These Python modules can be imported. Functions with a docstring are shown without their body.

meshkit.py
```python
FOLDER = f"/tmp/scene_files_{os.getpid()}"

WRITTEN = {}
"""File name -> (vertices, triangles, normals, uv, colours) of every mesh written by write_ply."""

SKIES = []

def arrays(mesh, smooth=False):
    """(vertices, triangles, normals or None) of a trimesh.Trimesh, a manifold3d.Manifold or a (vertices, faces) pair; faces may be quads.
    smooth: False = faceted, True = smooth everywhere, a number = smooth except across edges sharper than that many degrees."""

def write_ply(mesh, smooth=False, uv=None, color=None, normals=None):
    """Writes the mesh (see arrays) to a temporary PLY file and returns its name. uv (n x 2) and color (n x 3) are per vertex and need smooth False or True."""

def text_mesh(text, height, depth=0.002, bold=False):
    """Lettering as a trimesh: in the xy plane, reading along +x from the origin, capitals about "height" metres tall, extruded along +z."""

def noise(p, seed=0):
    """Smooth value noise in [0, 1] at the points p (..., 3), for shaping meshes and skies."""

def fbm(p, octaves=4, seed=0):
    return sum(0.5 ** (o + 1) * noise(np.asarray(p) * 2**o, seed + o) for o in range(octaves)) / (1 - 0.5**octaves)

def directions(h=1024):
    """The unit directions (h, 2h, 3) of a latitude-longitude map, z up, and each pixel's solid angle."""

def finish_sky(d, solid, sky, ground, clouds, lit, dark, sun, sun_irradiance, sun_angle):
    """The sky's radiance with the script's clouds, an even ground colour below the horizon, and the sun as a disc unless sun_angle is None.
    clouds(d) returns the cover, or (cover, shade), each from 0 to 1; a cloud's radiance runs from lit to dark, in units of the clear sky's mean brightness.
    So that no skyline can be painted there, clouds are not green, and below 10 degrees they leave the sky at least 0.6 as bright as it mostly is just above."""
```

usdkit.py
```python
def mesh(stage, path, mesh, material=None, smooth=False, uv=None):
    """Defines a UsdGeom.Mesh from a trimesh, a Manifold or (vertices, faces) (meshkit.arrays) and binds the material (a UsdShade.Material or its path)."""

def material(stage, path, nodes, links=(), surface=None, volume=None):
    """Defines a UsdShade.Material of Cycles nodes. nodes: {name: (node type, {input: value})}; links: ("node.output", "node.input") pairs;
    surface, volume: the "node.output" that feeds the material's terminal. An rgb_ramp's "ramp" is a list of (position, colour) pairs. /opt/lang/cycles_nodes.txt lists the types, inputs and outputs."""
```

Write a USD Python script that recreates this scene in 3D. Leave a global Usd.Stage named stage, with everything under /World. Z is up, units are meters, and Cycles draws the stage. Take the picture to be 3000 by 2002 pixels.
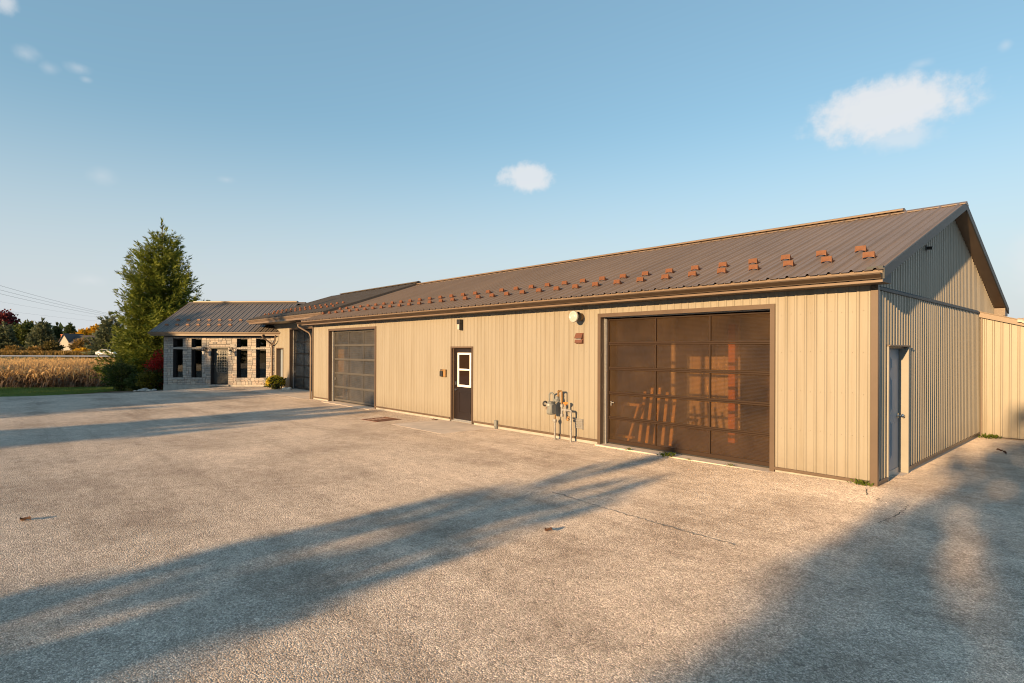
import math, random
import numpy as np
import trimesh
import usdkit, meshkit
from pxr import Usd, UsdGeom, UsdLux, UsdShade, Gf, Sdf, Vt

stage = Usd.Stage.CreateInMemory()
UsdGeom.SetStageUpAxis(stage, 'Z'); UsdGeom.SetStageMetersPerUnit(stage, 1.0)
UsdGeom.Xform.Define(stage, '/World'); UsdGeom.Scope.Define(stage, '/World/Looks')
L = '/World/Looks/'

# ------------------------------------------------------------------ camera
F_PX, CY, YAW, ROLL = 1670.67, 1025.86, 0.7345, 0.0034
EYE = np.array([2.6776, -9.7561, 2.0132])
fw = np.array([-math.cos(YAW), math.sin(YAW), 0]); rt = np.array([math.sin(YAW), math.cos(YAW), 0]); up = np.array([0, 0, 1.0])
r2, u2 = rt * math.cos(ROLL) + up * math.sin(ROLL), up * math.cos(ROLL) - rt * math.sin(ROLL)
cam = UsdGeom.Camera.Define(stage, '/World/camera')
cam.CreateHorizontalApertureAttr(36.0); cam.CreateVerticalApertureAttr(36.0 * 683 / 1024)
cam.CreateFocalLengthAttr(F_PX / 3000 * 36.0)
cam.CreateVerticalApertureOffsetAttr((CY - 1001) / 3000 * 36.0)
cam.CreateClippingRangeAttr(Gf.Vec2f(0.05, 6000))
EXPOSURE = 1.0
cam.CreateExposureAttr(EXPOSURE)
cam.AddTransformOp().Set(Gf.Matrix4d(*r2, 0, *u2, 0, *(-fw), 0, *EYE, 1))

# ------------------------------------------------------------------ sky and sun
SUN = np.array([1.0, -10.2, 2.06]); SUN /= np.linalg.norm(SUN)
EL, ROT = math.asin(SUN[2]), math.atan2(SUN[0], SUN[1])
SKY_STRENGTH, SUN_INTENSITY, SUN_COLOR = 0.108, 1.25, (1.0, 0.64, 0.31)

def pix_dir(px, py):
    a, b = px - 1500, py - CY
    d = fw + rt * a / F_PX - up * b / F_PX
    return d / np.linalg.norm(d)

def sky_material():
    nodes = {'sky': ('sky_texture', {'sky_type': 'single_scattering', 'sun_disc': False, 'sun_elevation': EL, 'sun_rotation': ROT,
                                     'altitude': 200.0, 'air_density': 1.0, 'aerosol_density': 0.7, 'ozone_density': 1.0}),
             'tc': ('texture_coordinate', {}),
             'bg': ('background_shader', {'strength': SKY_STRENGTH}),
             'n1': ('noise_texture', {'scale': 11.0, 'detail': 6.0, 'roughness': 0.58}),
             'n2': ('noise_texture', {'scale': 55.0, 'detail': 4.0, 'roughness': 0.6}),
             'na': ('math', {'math_type': 'subtract', 'value2': 0.5}),
             'nb': ('math', {'math_type': 'subtract', 'value2': 0.5}),
             'nc': ('math', {'math_type': 'multiply', 'value2': 1.6}),
             'nd': ('math', {'math_type': 'multiply_add', 'value2': 0.8})}
    links = [('tc.generated', 'n1.vector'), ('tc.generated', 'n2.vector'), ('n1.fac', 'na.value1'), ('n2.fac', 'nb.value1'),
             ('na.value', 'nc.value1'), ('nb.value', 'nd.value1'), ('nc.value', 'nd.value3')]
    # clouds: (px, py, half width, half height, softness, opacity) seen in the photograph, and a few of the same sort elsewhere
    clouds = [(2595, 318, 245, 80, 1.0, .88), (2660, 270, 70, 60, 1.2, .55), (2640, 395, 120, 45, 1.3, .5), (1553, 522, 80, 45, .9, .8), (70, 162, 44, 26, 1.9, .33),
              (228, 205, 36, 16, 1.9, .3), (295, 520, 52, 28, 2.1, .25), (662, 530, 34, 14, 2.1, .25), (10, 14, 36, 30, 1.4, .6),
              (3010, 770, 95, 120, 2.6, .55), (2700, 182, 40, 14, 1.8, .25), (2944, 128, 24, 16, 1.8, .28), (265, 826, 60, 22, 2.2, .35),
              (140, 205, 30, 18, 2, .25), (250, 238, 20, 10, 2, .25), (2000, 960, 900, 70, 3.0, .1), (300, 980, 700, 80, 3.0, .12)]
    spec = [(pix_dir(px, py), w / F_PX * (F_PX / math.hypot(F_PX, px - 1500)) ** 2, h / F_PX * (F_PX / math.hypot(F_PX, px - 1500)), s, o) for px, py, w, h, s, o in clouds]
    for az, el, w, h, o in [(1.2, .35, .16, .05, .8), (3.6, .3, .14, .05, .7), (4.4, .6, .2, .07, .8), (5.5, .4, .12, .05, .7)]:
        spec.append((np.array([math.cos(el) * math.cos(az), math.cos(el) * math.sin(az), math.sin(el)]), w, h, 1.2, o))
    acc = None
    for i, (c, w, h, s, o) in enumerate(spec):
        R = np.cross(c, [0, 0, 1.0]); R /= np.linalg.norm(R); U = np.cross(R, c)
        for k, vec in (('c', c), ('r', R / w), ('u', U / h)):
            nodes[f'd{k}{i}'] = ('vector_math', {'math_type': 'dot_product', 'vector2': tuple(vec)})
            links.append(('tc.generated', f'd{k}{i}.vector1'))
        nodes[f'rr{i}'] = ('math', {'math_type': 'multiply'}); links += [(f'dr{i}.value', f'rr{i}.value1'), (f'dr{i}.value', f'rr{i}.value2')]
        nodes[f'uu{i}'] = ('math', {'math_type': 'multiply_add'}); links += [(f'du{i}.value', f'uu{i}.value1'), (f'du{i}.value', f'uu{i}.value2'), (f'rr{i}.value', f'uu{i}.value3')]
        nodes[f'sq{i}'] = ('math', {'math_type': 'sqrt'}); links.append((f'uu{i}.value', f'sq{i}.value1'))
        # soft = clamp((1 - r + noise*a) * k) * opacity, front hemisphere only
        nodes[f'mm{i}'] = ('math', {'math_type': 'subtract'}); links += [('nd.value', f'mm{i}.value1'), (f'sq{i}.value', f'mm{i}.value2')]
        nodes[f'mr{i}'] = ('map_range', {'range_type': 'smoothstep', 'from_min': -1.18, 'from_max': -1.18 + .72 * s, 'to_min': 0.0, 'to_max': o, 'clamp': True}); links.append((f'mm{i}.value', f'mr{i}.value'))
        nodes[f'fr{i}'] = ('math', {'math_type': 'greater_than', 'value2': 0.0}); links.append((f'dc{i}.value', f'fr{i}.value1'))
        nodes[f'mk{i}'] = ('math', {'math_type': 'multiply'}); links += [(f'mr{i}.result', f'mk{i}.value1'), (f'fr{i}.value', f'mk{i}.value2')]
        if acc:
            nodes[f'ac{i}'] = ('math', {'math_type': 'maximum'}); links += [(acc, f'ac{i}.value1'), (f'mk{i}.value', f'ac{i}.value2')]; acc = f'ac{i}.value'
        else:
            acc = f'mk{i}.value'
    nodes['hs'] = ('mix', {'mix_type': 'multiply', 'fac': 1.0, 'color2': (1.0, 1.115, 1.06)})
    # pale haze low in the sky, the same all the way round
    nodes['sx'] = ('separate_xyz', {}); links.append(('tc.generated', 'sx.vector'))
    nodes['hz'] = ('map_range', {'range_type': 'smoothstep', 'from_min': 0.0, 'from_max': 0.38, 'to_min': 0.95, 'to_max': 0.0, 'clamp': True}); links.append(('sx.z', 'hz.value'))
    nodes['hm'] = ('mix', {'mix_type': 'mix', 'color2': (3.05, 3.2, 3.38)})
    nodes['fl'] = ('mix', {'mix_type': 'mix', 'fac': 0.45, 'color2': (1.08, 2.06, 2.85)})
    links += [('hs.color', 'fl.color1'), ('fl.color', 'hm.color1'), ('hz.result', 'hm.fac')]
    nodes['cm'] = ('mix', {'mix_type': 'mix', 'color2': CLOUD})
    links += [('sky.color', 'hs.color1'), ('hm.color', 'cm.color1'), (acc, 'cm.fac'), ('cm.color', 'bg.color')]
    return usdkit.material(stage, L + 'sky_air', nodes, links, surface='bg.background')

CLOUD = (3.85, 3.88, 3.95)
sky = UsdLux.DomeLight.Define(stage, '/World/sky')
UsdShade.MaterialBindingAPI.Apply(sky.GetPrim()).Bind(sky_material())
sky.GetPrim().SetCustomDataByKey('kind', 'structure'); sky.GetPrim().SetCustomDataByKey('label', 'clear blue late afternoon sky with a few small white clouds')
sky.GetPrim().SetCustomDataByKey('category', 'sky')
sun = UsdLux.DistantLight.Define(stage, '/World/sun')
sun.CreateIntensityAttr(SUN_INTENSITY); sun.CreateAngleAttr(0.45); sun.CreateNormalizeAttr(True); sun.CreateColorAttr(Gf.Vec3f(*SUN_COLOR))
zx = np.cross([0, 0, 1.0], SUN); zx /= np.linalg.norm(zx); zy = np.cross(SUN, zx)
sun.AddTransformOp().Set(Gf.Matrix4d(*zx, 0, *zy, 0, *SUN, 0, 0, 0, 30, 1))

# ------------------------------------------------------------------ helpers
def numbered(parent, name):
    p = f'{parent}/{name}'
    k = 0
    while stage.GetPrimAtPath(p):
        k += 1
        p = f'{parent}/{name}_{k:03d}'
    return p

def tag(prim, label=None, cat=None, group=None, kind=None):
    for k, v in (('label', label), ('category', cat), ('group', group), ('kind', kind)):
        if v:
            prim.SetCustomDataByKey(k, v)
    return prim

class MB:
    """collects geometry that becomes one mesh"""
    def __init__(s):
        s.v, s.f, s.n = [], [], 0
    def add(s, v, f):
        v, f = np.asarray(v, float), np.asarray(f, int)
        if len(f) and f.shape[1] == 4:
            f = np.vstack([f[:, [0, 1, 2]], f[:, [0, 2, 3]]])
        s.v.append(v); s.f.append(f + s.n); s.n += len(v); return s
    def tm(s, m):
        return s.add(m.vertices, m.faces)
    def box(s, x0, x1, y0, y1, z0, z1, bevel=0.0):
        x0, x1 = min(x0, x1), max(x0, x1); y0, y1 = min(y0, y1), max(y0, y1); z0, z1 = min(z0, z1), max(z0, z1)
        if bevel:
            b = min(bevel, (x1 - x0) / 2.1, (y1 - y0) / 2.1, (z1 - z0) / 2.1)
            pts = []
            for x, sx in ((x0, 1), (x1, -1)):
                for y, sy in ((y0, 1), (y1, -1)):
                    for z, sz in ((z0, 1), (z1, -1)):
                        pts += [(x + sx * b, y + sy * b, z), (x + sx * b, y, z + sz * b), (x, y + sy * b, z + sz * b)]
            return s.tm(trimesh.convex.convex_hull(np.array(pts)))
        v = [(x, y, z) for x in (x0, x1) for y in (y0, y1) for z in (z0, z1)]
        return s.add(v, [(0, 1, 3, 2), (4, 6, 7, 5), (0, 4, 5, 1), (2, 3, 7, 6), (0, 2, 6, 4), (1, 5, 7, 3)])
    def quad(s, a, b, c, d):
        return s.add([a, b, c, d], [(0, 1, 2, 3)])
    def prism(s, poly, a, b):
        """poly: 3D points list (planar); extruded by vector b from offset a"""
        p = np.asarray(poly, float) + np.asarray(a); n = len(p); b = np.asarray(b, float)
        v = np.vstack([p, p + b]); f = [(i, (i + 1) % n, n + (i + 1) % n, n + i) for i in range(n)]
        s.add(v, f)
        c = p.mean(0)
        tri = [(0, i, i + 1) for i in range(1, n - 1)]
        s.add(p, [t[::-1] for t in tri]); s.add(p + b, tri); return s
    def tube(s, pts, r, sides=8, cap=True):
        p = np.asarray(pts, float); n = len(p); r = np.broadcast_to(r, (n,))
        t = np.gradient(p, axis=0); t /= np.linalg.norm(t, axis=1, keepdims=True) + 1e-12
        ref = np.array([0.31, 0.72, 0.62]); rings = []
        a = np.cross(t[0], ref); a /= np.linalg.norm(a)
        for i in range(n):
            a = a - t[i] * (a @ t[i]); a /= np.linalg.norm(a) + 1e-12; b = np.cross(t[i], a)
            th = np.arange(sides) * 2 * np.pi / sides
            rings.append(p[i] + r[i] * (np.cos(th)[:, None] * a + np.sin(th)[:, None] * b))
        v = np.vstack(rings)
        f = [(i * sides + j, i * sides + (j + 1) % sides, (i + 1) * sides + (j + 1) % sides, (i + 1) * sides + j) for i in range(n - 1) for j in range(sides)]
        s.add(v, f)
        if cap:
            s.add(np.vstack([rings[0], p[0]]), [(j, sides, (j + 1) % sides) for j in range(sides)]); s.add(np.vstack([rings[-1], p[-1]]), [((j + 1) % sides, sides, j) for j in range(sides)])
        return s
    def cyl(s, a, b, r, sides=16, r1=None):
        return s.tube([a, b], [r, r if r1 is None else r1], sides)
    def lathe(s, prof, base=(0, 0, 0), axis=(0, 0, 1), sides=16):
        m = trimesh.creation.revolve(np.array(prof, float), sections=sides)
        T = trimesh.geometry.align_vectors([0, 0, 1], axis); T[:3, 3] = base
        m.apply_transform(T); return s.tm(m)
    def arrays(s):
        return np.vstack(s.v), np.vstack(s.f)
    def build(s, name, mat, parent='/World', smooth=False, **kw):
        parent = str(parent.GetPath()) if hasattr(parent, 'GetPath') else parent
        p = numbered(parent, name)
        g = usdkit.mesh(stage, p, s.arrays(), L + mat, smooth=smooth)
        return tag(g.GetPrim(), **kw)

def thing(name, label, cat, loc=(0, 0, 0), rz=0.0, group=None, kind=None, scale=None):
    x = UsdGeom.Xform.Define(stage, numbered('/World', name))
    x.AddTranslateOp().Set(Gf.Vec3d(*map(float, loc)))
    if rz: x.AddRotateZOp().Set(float(rz))
    if scale: x.AddScaleOp().Set(Gf.Vec3f(*([scale] * 3 if np.ndim(scale) == 0 else scale)))
    return tag(x.GetPrim(), label, cat, group, kind)

def copy_of(src, name, loc, rz, label, cat=None, group=None, scale=None):
    t = thing(name, label, cat or src.GetCustomDataByKey('category'), loc, rz, group or src.GetCustomDataByKey('group'), scale=scale)
    t.GetReferences().AddInternalReference(src.GetPath()); t.SetInstanceable(True)
    return t

# ------------------------------------------------------------------ materials
def M(name, nodes, links, surface='p.BSDF'):
    return usdkit.material(stage, L + name, nodes, links, surface)

def plain(name, col, rough=0.5, metallic=0.0, var=0.12, scale=3.0, bump=0.0, bscale=60.0, spec=0.5, stretch=None, coat=0.0):
    lo = tuple(c * (1 - var) for c in col); hi = tuple(min(1, c * (1 + var)) for c in col)
    nodes = {'t': ('texture_coordinate', {}), 'g': ('geometry', {}), 'n': ('noise_texture', {'scale': scale, 'detail': 5.0, 'roughness': 0.6}),
             'r': ('rgb_ramp', {'ramp': [(0.3, lo), (0.7, hi)]}),
             'p': ('principled_bsdf', {'roughness': rough, 'metallic': metallic, 'specular_ior_level': spec, 'coat_weight': coat})}
    links = [('n.fac', 'r.fac'), ('r.color', 'p.base_color')]
    if stretch:
        nodes['m'] = ('mapping', {'scale': stretch}); links += [('g.position', 'm.vector'), ('m.vector', 'n.vector')]
    else:
        links.append(('g.position', 'n.vector'))
    if bump:
        nodes['bn'] = ('noise_texture', {'scale': bscale, 'detail': 3.0}); nodes['b'] = ('bump', {'strength': bump, 'distance': 0.01})
        links += [('g.position', 'bn.vector'), ('bn.fac', 'b.height'), ('b.normal', 'p.normal')]
    return M(name, nodes, links)

# painted siding: tone varies a little from streaks, dirt near the ground, oil-canning in the pans
def siding(name, col):
    nodes = {'g': ('geometry', {}), 'm': ('mapping', {'scale': (5, 5, 0.25)}), 'n': ('noise_texture', {'scale': 1.0, 'detail': 6.0, 'roughness': 0.65}),
             'r': ('rgb_ramp', {'ramp': [(0.25, (col[0] * 0.80, col[1] * 0.76, col[2] * 0.70)), (0.5, col), (0.8, (col[0] * 1.10, col[1] * 1.10, col[2] * 1.12))]}),
             'sx': ('separate_xyz', {}), 'dz': ('map_range', {'from_min': 0.0, 'from_max': 0.5, 'to_min': 0.65, 'to_max': 0.0, 'clamp': True}),
             'n2': ('noise_texture', {'scale': 9.0, 'detail': 5.0}), 'dm': ('math', {'math_type': 'multiply'}),
             'mx': ('mix', {'mix_type': 'mix', 'color2': (0.17, 0.135, 0.10)}),
             'bm': ('mapping', {'scale': (1.6, 1.6, 0.7)}), 'bn': ('noise_texture', {'scale': 1.0, 'detail': 2.0}), 'b': ('bump', {'strength': 0.35, 'distance': 0.02}),
             'p': ('principled_bsdf', {'roughness': 0.42, 'specular_ior_level': 0.45})}
    links = [('g.position', 'm.vector'), ('m.vector', 'n.vector'), ('n.fac', 'r.fac'), ('g.position', 'sx.vector'), ('sx.z', 'dz.value'), ('g.position', 'n2.vector'),
             ('n2.fac', 'dm.value1'), ('dz.result', 'dm.value2'), ('dm.value', 'mx.fac'), ('r.color', 'mx.color1'), ('mx.color', 'p.base_color'),
             ('g.position', 'bm.vector'), ('bm.vector', 'bn.vector'), ('bn.fac', 'b.height'), ('b.normal', 'p.normal')]
    return M(name, nodes, links)

TAN = (0.262, 0.240, 0.200)
siding('tan_siding', TAN)
plain('brown_trim', (0.100, 0.069, 0.049), 0.42, var=0.1, scale=2)
plain('brown_gutter', (0.165, 0.120, 0.088), 0.38, var=0.1, scale=2)
plain('gutter_dark', (0.052, 0.035, 0.023), 0.5, var=0.1, scale=2, spec=0.3)
plain('dark_soffit', (0.10, 0.065, 0.04), 0.6)
plain('slate_trim', (0.055, 0.062, 0.07), 0.55, var=0.08, spec=0.25)
plain('door_bronze', (0.034, 0.020, 0.013), 0.5, var=0.08, spec=0.2)
plain('roof_dark', (0.085, 0.072, 0.060), 0.45, var=0.1, scale=1.2, spec=0.35)
plain('roof_brown', (0.172, 0.128, 0.096), 0.46, var=0.12, scale=1.2, spec=0.35, stretch=(1, .25, .25))
plain('roof_grey', (0.125, 0.112, 0.105), 0.46, var=0.1, scale=1.2, spec=0.35)
plain('guard_rust', (0.125, 0.042, 0.011), 0.6, var=0.2, scale=30)
plain('concrete', (0.58, 0.49, 0.41), 0.85, var=0.14, scale=2.5, bump=0.3, bscale=40)
plain('foundation', (0.33, 0.32, 0.30), 0.85, var=0.2, scale=4, bump=0.4, bscale=30)
plain('mortar', (0.12, 0.11, 0.10), 0.9)
for i, c in enumerate([(0.36, 0.325, 0.295), (0.31, 0.295, 0.28), (0.39, 0.345, 0.305), (0.265, 0.255, 0.25), (0.35, 0.30, 0.27)]):
    plain(f'stone_{["buff", "grey", "sand", "slate", "rose"][i]}', c, 0.9, var=0.16, scale=11, bump=0.7, bscale=28)
STONES = ['stone_buff', 'stone_grey', 'stone_sand', 'stone_slate', 'stone_rose']
plain('sill_stone', (0.34, 0.325, 0.31), 0.85, bump=0.3)
plain('black_frame', (0.018, 0.018, 0.02), 0.35)
plain('black_door', (0.045, 0.045, 0.043), 0.4)
plain('dark_brown_paint', (0.016, 0.011, 0.011), 0.35)
plain('white_paint', (0.78, 0.76, 0.72), 0.4, var=0.04)
plain('cream_paint', (0.25, 0.24, 0.215), 0.45, var=0.06)
plain('door_blue_grey', (0.22, 0.27, 0.33), 0.45, var=0.05)
plain('galvanised', (0.42, 0.42, 0.42), 0.42, metallic=0.7, var=0.15, scale=20)
plain('chrome', (0.7, 0.68, 0.64), 0.18, metallic=1.0, var=0.02)
plain('meter_grey', (0.17, 0.18, 0.178), 0.5, var=0.1, scale=20)
plain('pipe_white', (0.25, 0.245, 0.24), 0.5, var=0.2, scale=25)
plain('pipe_yellow', (0.19, 0.105, 0.035), 0.5, var=0.3, scale=30)
plain('rust', (0.13, 0.05, 0.025), 0.85, var=0.4, scale=14, bump=0.4)
plain('vent_rust', (0.125, 0.05, 0.03), 0.5, var=0.15)
plain('black_plastic', (0.02, 0.02, 0.022), 0.45)
plain('box_brown', (0.26, 0.15, 0.06), 0.5)
plain('lamp_lens', (0.40, 0.40, 0.385), 0.25, var=0.03)
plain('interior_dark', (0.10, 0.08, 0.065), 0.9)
plain('interior_floor', (0.24, 0.20, 0.16), 0.6, var=0.25, scale=1.5)
plain('liner_tan', (0.34, 0.25, 0.17), 0.6)
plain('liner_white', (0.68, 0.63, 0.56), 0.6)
plain('orange_paint', (0.72, 0.27, 0.06), 0.5)
plain('yellow_paint', (0.80, 0.42, 0.05), 0.5)
plain('plank_wood', (0.85, 0.62, 0.30), 0.6, scale=8)
plain('bark', (0.10, 0.075, 0.055), 0.95, var=0.3, scale=9, bump=0.8, bscale=22)
plain('soil', (0.12, 0.08, 0.05), 1.0, var=0.3, scale=12, bump=0.8, bscale=30)
plain('rock', (0.33, 0.32, 0.31), 0.9, var=0.3, scale=9, bump=0.6, bscale=15)
plain('pale_rock', (0.62, 0.55, 0.48), 0.9, var=0.15, scale=9)
plain('wire', (0.16, 0.16, 0.17), 0.6)
plain('road_grey', (0.42, 0.40, 0.38), 0.9, var=0.1)
plain('car_white', (0.72, 0.72, 0.70), 0.25, var=0.02, coat=0.6)
plain('car_glass', (0.02, 0.025, 0.03), 0.08)
plain('tyre', (0.02, 0.02, 0.02), 0.8)
plain('tail_light', (0.35, 0.02, 0.02), 0.3)
plain('house_white', (0.36, 0.33, 0.29), 0.7, var=0.05)
plain('house_roof', (0.06, 0.05, 0.05), 0.9)
plain('brick_red', (0.38, 0.13, 0.07), 0.9, var=0.2, scale=6)
plain('tar', (0.05, 0.045, 0.042), 0.8)
plain('door_grey', (0.085, 0.08, 0.075), 0.45)
plain('seam_dark', (0.22, 0.19, 0.16), 0.9, var=0.3, scale=9)
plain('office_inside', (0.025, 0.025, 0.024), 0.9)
plain('dead_leaf', (0.075, 0.036, 0.02), 0.8)
plain('tarp', (0.50, 0.42, 0.36), 0.6, bump=0.8, bscale=12)
plain('lantern_glass', (0.5, 0.5, 0.47), 0.12)
plain('pot_dark', (0.03, 0.03, 0.03), 0.6)

# worn asphalt with pale aggregate
nodes = {'g': ('geometry', {}),
         'v': ('voronoi_texture', {'scale': 78.0, 'feature': 'f1', 'randomness': 1.0}), 've': ('voronoi_texture', {'scale': 78.0, 'feature': 'distance_to_edge'}),
         'v2': ('voronoi_texture', {'scale': 150.0, 'feature': 'f1'}),
         'sc': ('separate_color', {}), 'r': ('rgb_ramp', {'ramp': [(0.0, (0.38, 0.315, 0.265)), (0.35, (0.59, 0.495, 0.415)), (0.75, (0.76, 0.645, 0.545)), (1.0, (0.94, 0.82, 0.71))]}),
         'er': ('rgb_ramp', {'ramp': [(0.0, (0.10, 0.10, 0.10)), (0.12, (1, 1, 1))]}), 'mx': ('mix', {'mix_type': 'multiply', 'fac': 0.72}),
         'n': ('noise_texture', {'scale': 0.55, 'detail': 7.0, 'roughness': 0.62}), 'nr': ('rgb_ramp', {'ramp': [(0.28, (0.66, 0.63, 0.61)), (0.5, (0.98, 0.98, 0.98)), (0.72, (1.18, 1.17, 1.16))]}),
         'mx2': ('mix', {'mix_type': 'multiply', 'fac': 1.0}),
         'n3': ('noise_texture', {'scale': 6.0, 'detail': 5.0, 'roughness': 0.7}), 'n3r': ('rgb_ramp', {'ramp': [(0.33, (0.78, 0.76, 0.74)), (0.6, (1.05, 1.05, 1.05))]}), 'mx3': ('mix', {'mix_type': 'multiply', 'fac': 0.9}),
         'lm': ('mapping', {'scale': (0.10, 0.85, 1.0), 'rotation': (0.0, 0.0, 0.12)}), 'ln': ('noise_texture', {'scale': 1.0, 'detail': 6.0, 'roughness': 0.7, 'distortion': 0.6}), 'lr': ('rgb_ramp', {'ramp': [(0.34, (0.72, 0.70, 0.68)), (0.52, (1.0, 1.0, 1.0)), (0.7, (1.1, 1.1, 1.1))]}), 'mx4': ('mix', {'mix_type': 'multiply', 'fac': 0.8}),
         'h1': ('math', {'math_type': 'multiply', 'value2': -1.0}), 'h2': ('math', {'math_type': 'multiply_add', 'value2': -0.35}),
         'b': ('bump', {'strength': 0.9, 'distance': 0.010}),
         'p': ('principled_bsdf', {'roughness': 0.85, 'diffuse_roughness': 1.0, 'specular_ior_level': 0.25})}
links = [('g.position', 'v.vector'), ('g.position', 've.vector'), ('g.position', 'v2.vector'), ('v.color', 'sc.color'), ('sc.r', 'r.fac'), ('ve.distance', 'er.fac'), ('r.color', 'mx.color1'), ('er.color', 'mx.color2'),
         ('g.position', 'n.vector'), ('n.fac', 'nr.fac'), ('mx.color', 'mx2.color1'), ('nr.color', 'mx2.color2'), ('g.position', 'n3.vector'), ('n3.fac', 'n3r.fac'), ('mx2.color', 'mx3.color1'), ('n3r.color', 'mx3.color2'),
         ('g.position', 'lm.vector'), ('lm.vector', 'ln.vector'), ('ln.fac', 'lr.fac'), ('mx3.color', 'mx4.color1'), ('lr.color', 'mx4.color2'), ('mx4.color', 'p.base_color'), ('v.distance', 'h1.value1'), ('v2.distance', 'h2.value1'), ('h1.value', 'h2.value3'), ('h2.value', 'b.height'), ('b.normal', 'p.normal')]
M('asphalt_worn', nodes, links)

# field ground: dry grass and soil
nodes = {'g': ('geometry', {}), 'n': ('noise_texture', {'scale': 0.25, 'detail': 8.0, 'roughness': 0.65}), 'n2': ('noise_texture', {'scale': 5.0, 'detail': 6.0}),
         'r': ('rgb_ramp', {'ramp': [(0.3, (0.075, 0.085, 0.025)), (0.5, (0.13, 0.105, 0.04)), (0.7, (0.20, 0.135, 0.055))]}),
         'r2': ('rgb_ramp', {'ramp': [(0.3, (0.7, 0.7, 0.7)), (0.7, (1.2, 1.2, 1.2))]}), 'm': ('mix', {'mix_type': 'multiply', 'fac': 1.0}), 'b': ('bump', {'strength': 0.7, 'distance': 0.1}),
         'p': ('principled_bsdf', {'roughness': 1.0, 'specular_ior_level': 0.1})}
M('field_ground', nodes, [('g.position', 'n.vector'), ('g.position', 'n2.vector'), ('n.fac', 'r.fac'), ('n2.fac', 'r2.fac'), ('r.color', 'm.color1'), ('r2.color', 'm.color2'), ('m.color', 'p.base_color'), ('n2.fac', 'b.height'), ('b.normal', 'p.normal')])
plain('lawn_base', (0.13, 0.17, 0.05), 1.0, var=0.3, scale=6, bump=0.6)

def leaf(name, stops, trans=0.35, scale=0.6, rough=0.6):
    nodes = {'g': ('geometry', {}), 'n': ('noise_texture', {'scale': scale, 'detail': 3.0}), 'a': ('math', {'math_type': 'multiply', 'value2': 0.6}),
             'c': ('math', {'math_type': 'multiply_add', 'value2': 0.55}), 'r': ('rgb_ramp', {'ramp': stops}),
             'p': ('principled_bsdf', {'roughness': rough, 'specular_ior_level': 0.3}), 't': ('translucent_bsdf', {}), 'm': ('mix_closure', {'fac': trans})}
    M(name, nodes, [('g.position', 'n.vector'), ('n.fac', 'a.value1'), ('g.random_per_island', 'c.value1'), ('a.value', 'c.value3'), ('c.value', 'r.fac'), ('r.color', 'p.base_color'), ('r.color', 't.color'),
                    ('p.BSDF', 'm.closure1'), ('t.BSDF', 'm.closure2')], 'm.closure')

leaf('spruce_needles', [(0.12, (0.04, 0.06, 0.010)), (0.5, (0.22, 0.26, 0.032)), (0.88, (0.60, 0.60, 0.09))], 0.3)
leaf('dark_needles', [(0.15, (0.025, 0.04, 0.015)), (0.5, (0.08, 0.10, 0.034)), (0.85, (0.16, 0.175, 0.06))], 0.2)
leaf('blue_needles', [(0.15, (0.06, 0.075, 0.04)), (0.5, (0.17, 0.19, 0.10)), (0.85, (0.34, 0.34, 0.19))], 0.2)
leaf('yew_leaves', [(0.15, (0.02, 0.035, 0.008)), (0.5, (0.07, 0.10, 0.018)), (0.85, (0.19, 0.21, 0.04))], 0.2, 2.0)
leaf('red_leaves', [(0.15, (0.25, 0.014, 0.012)), (0.5, (0.58, 0.03, 0.022)), (0.85, (0.80, 0.09, 0.05))], 0.4, 2.0)
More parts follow.
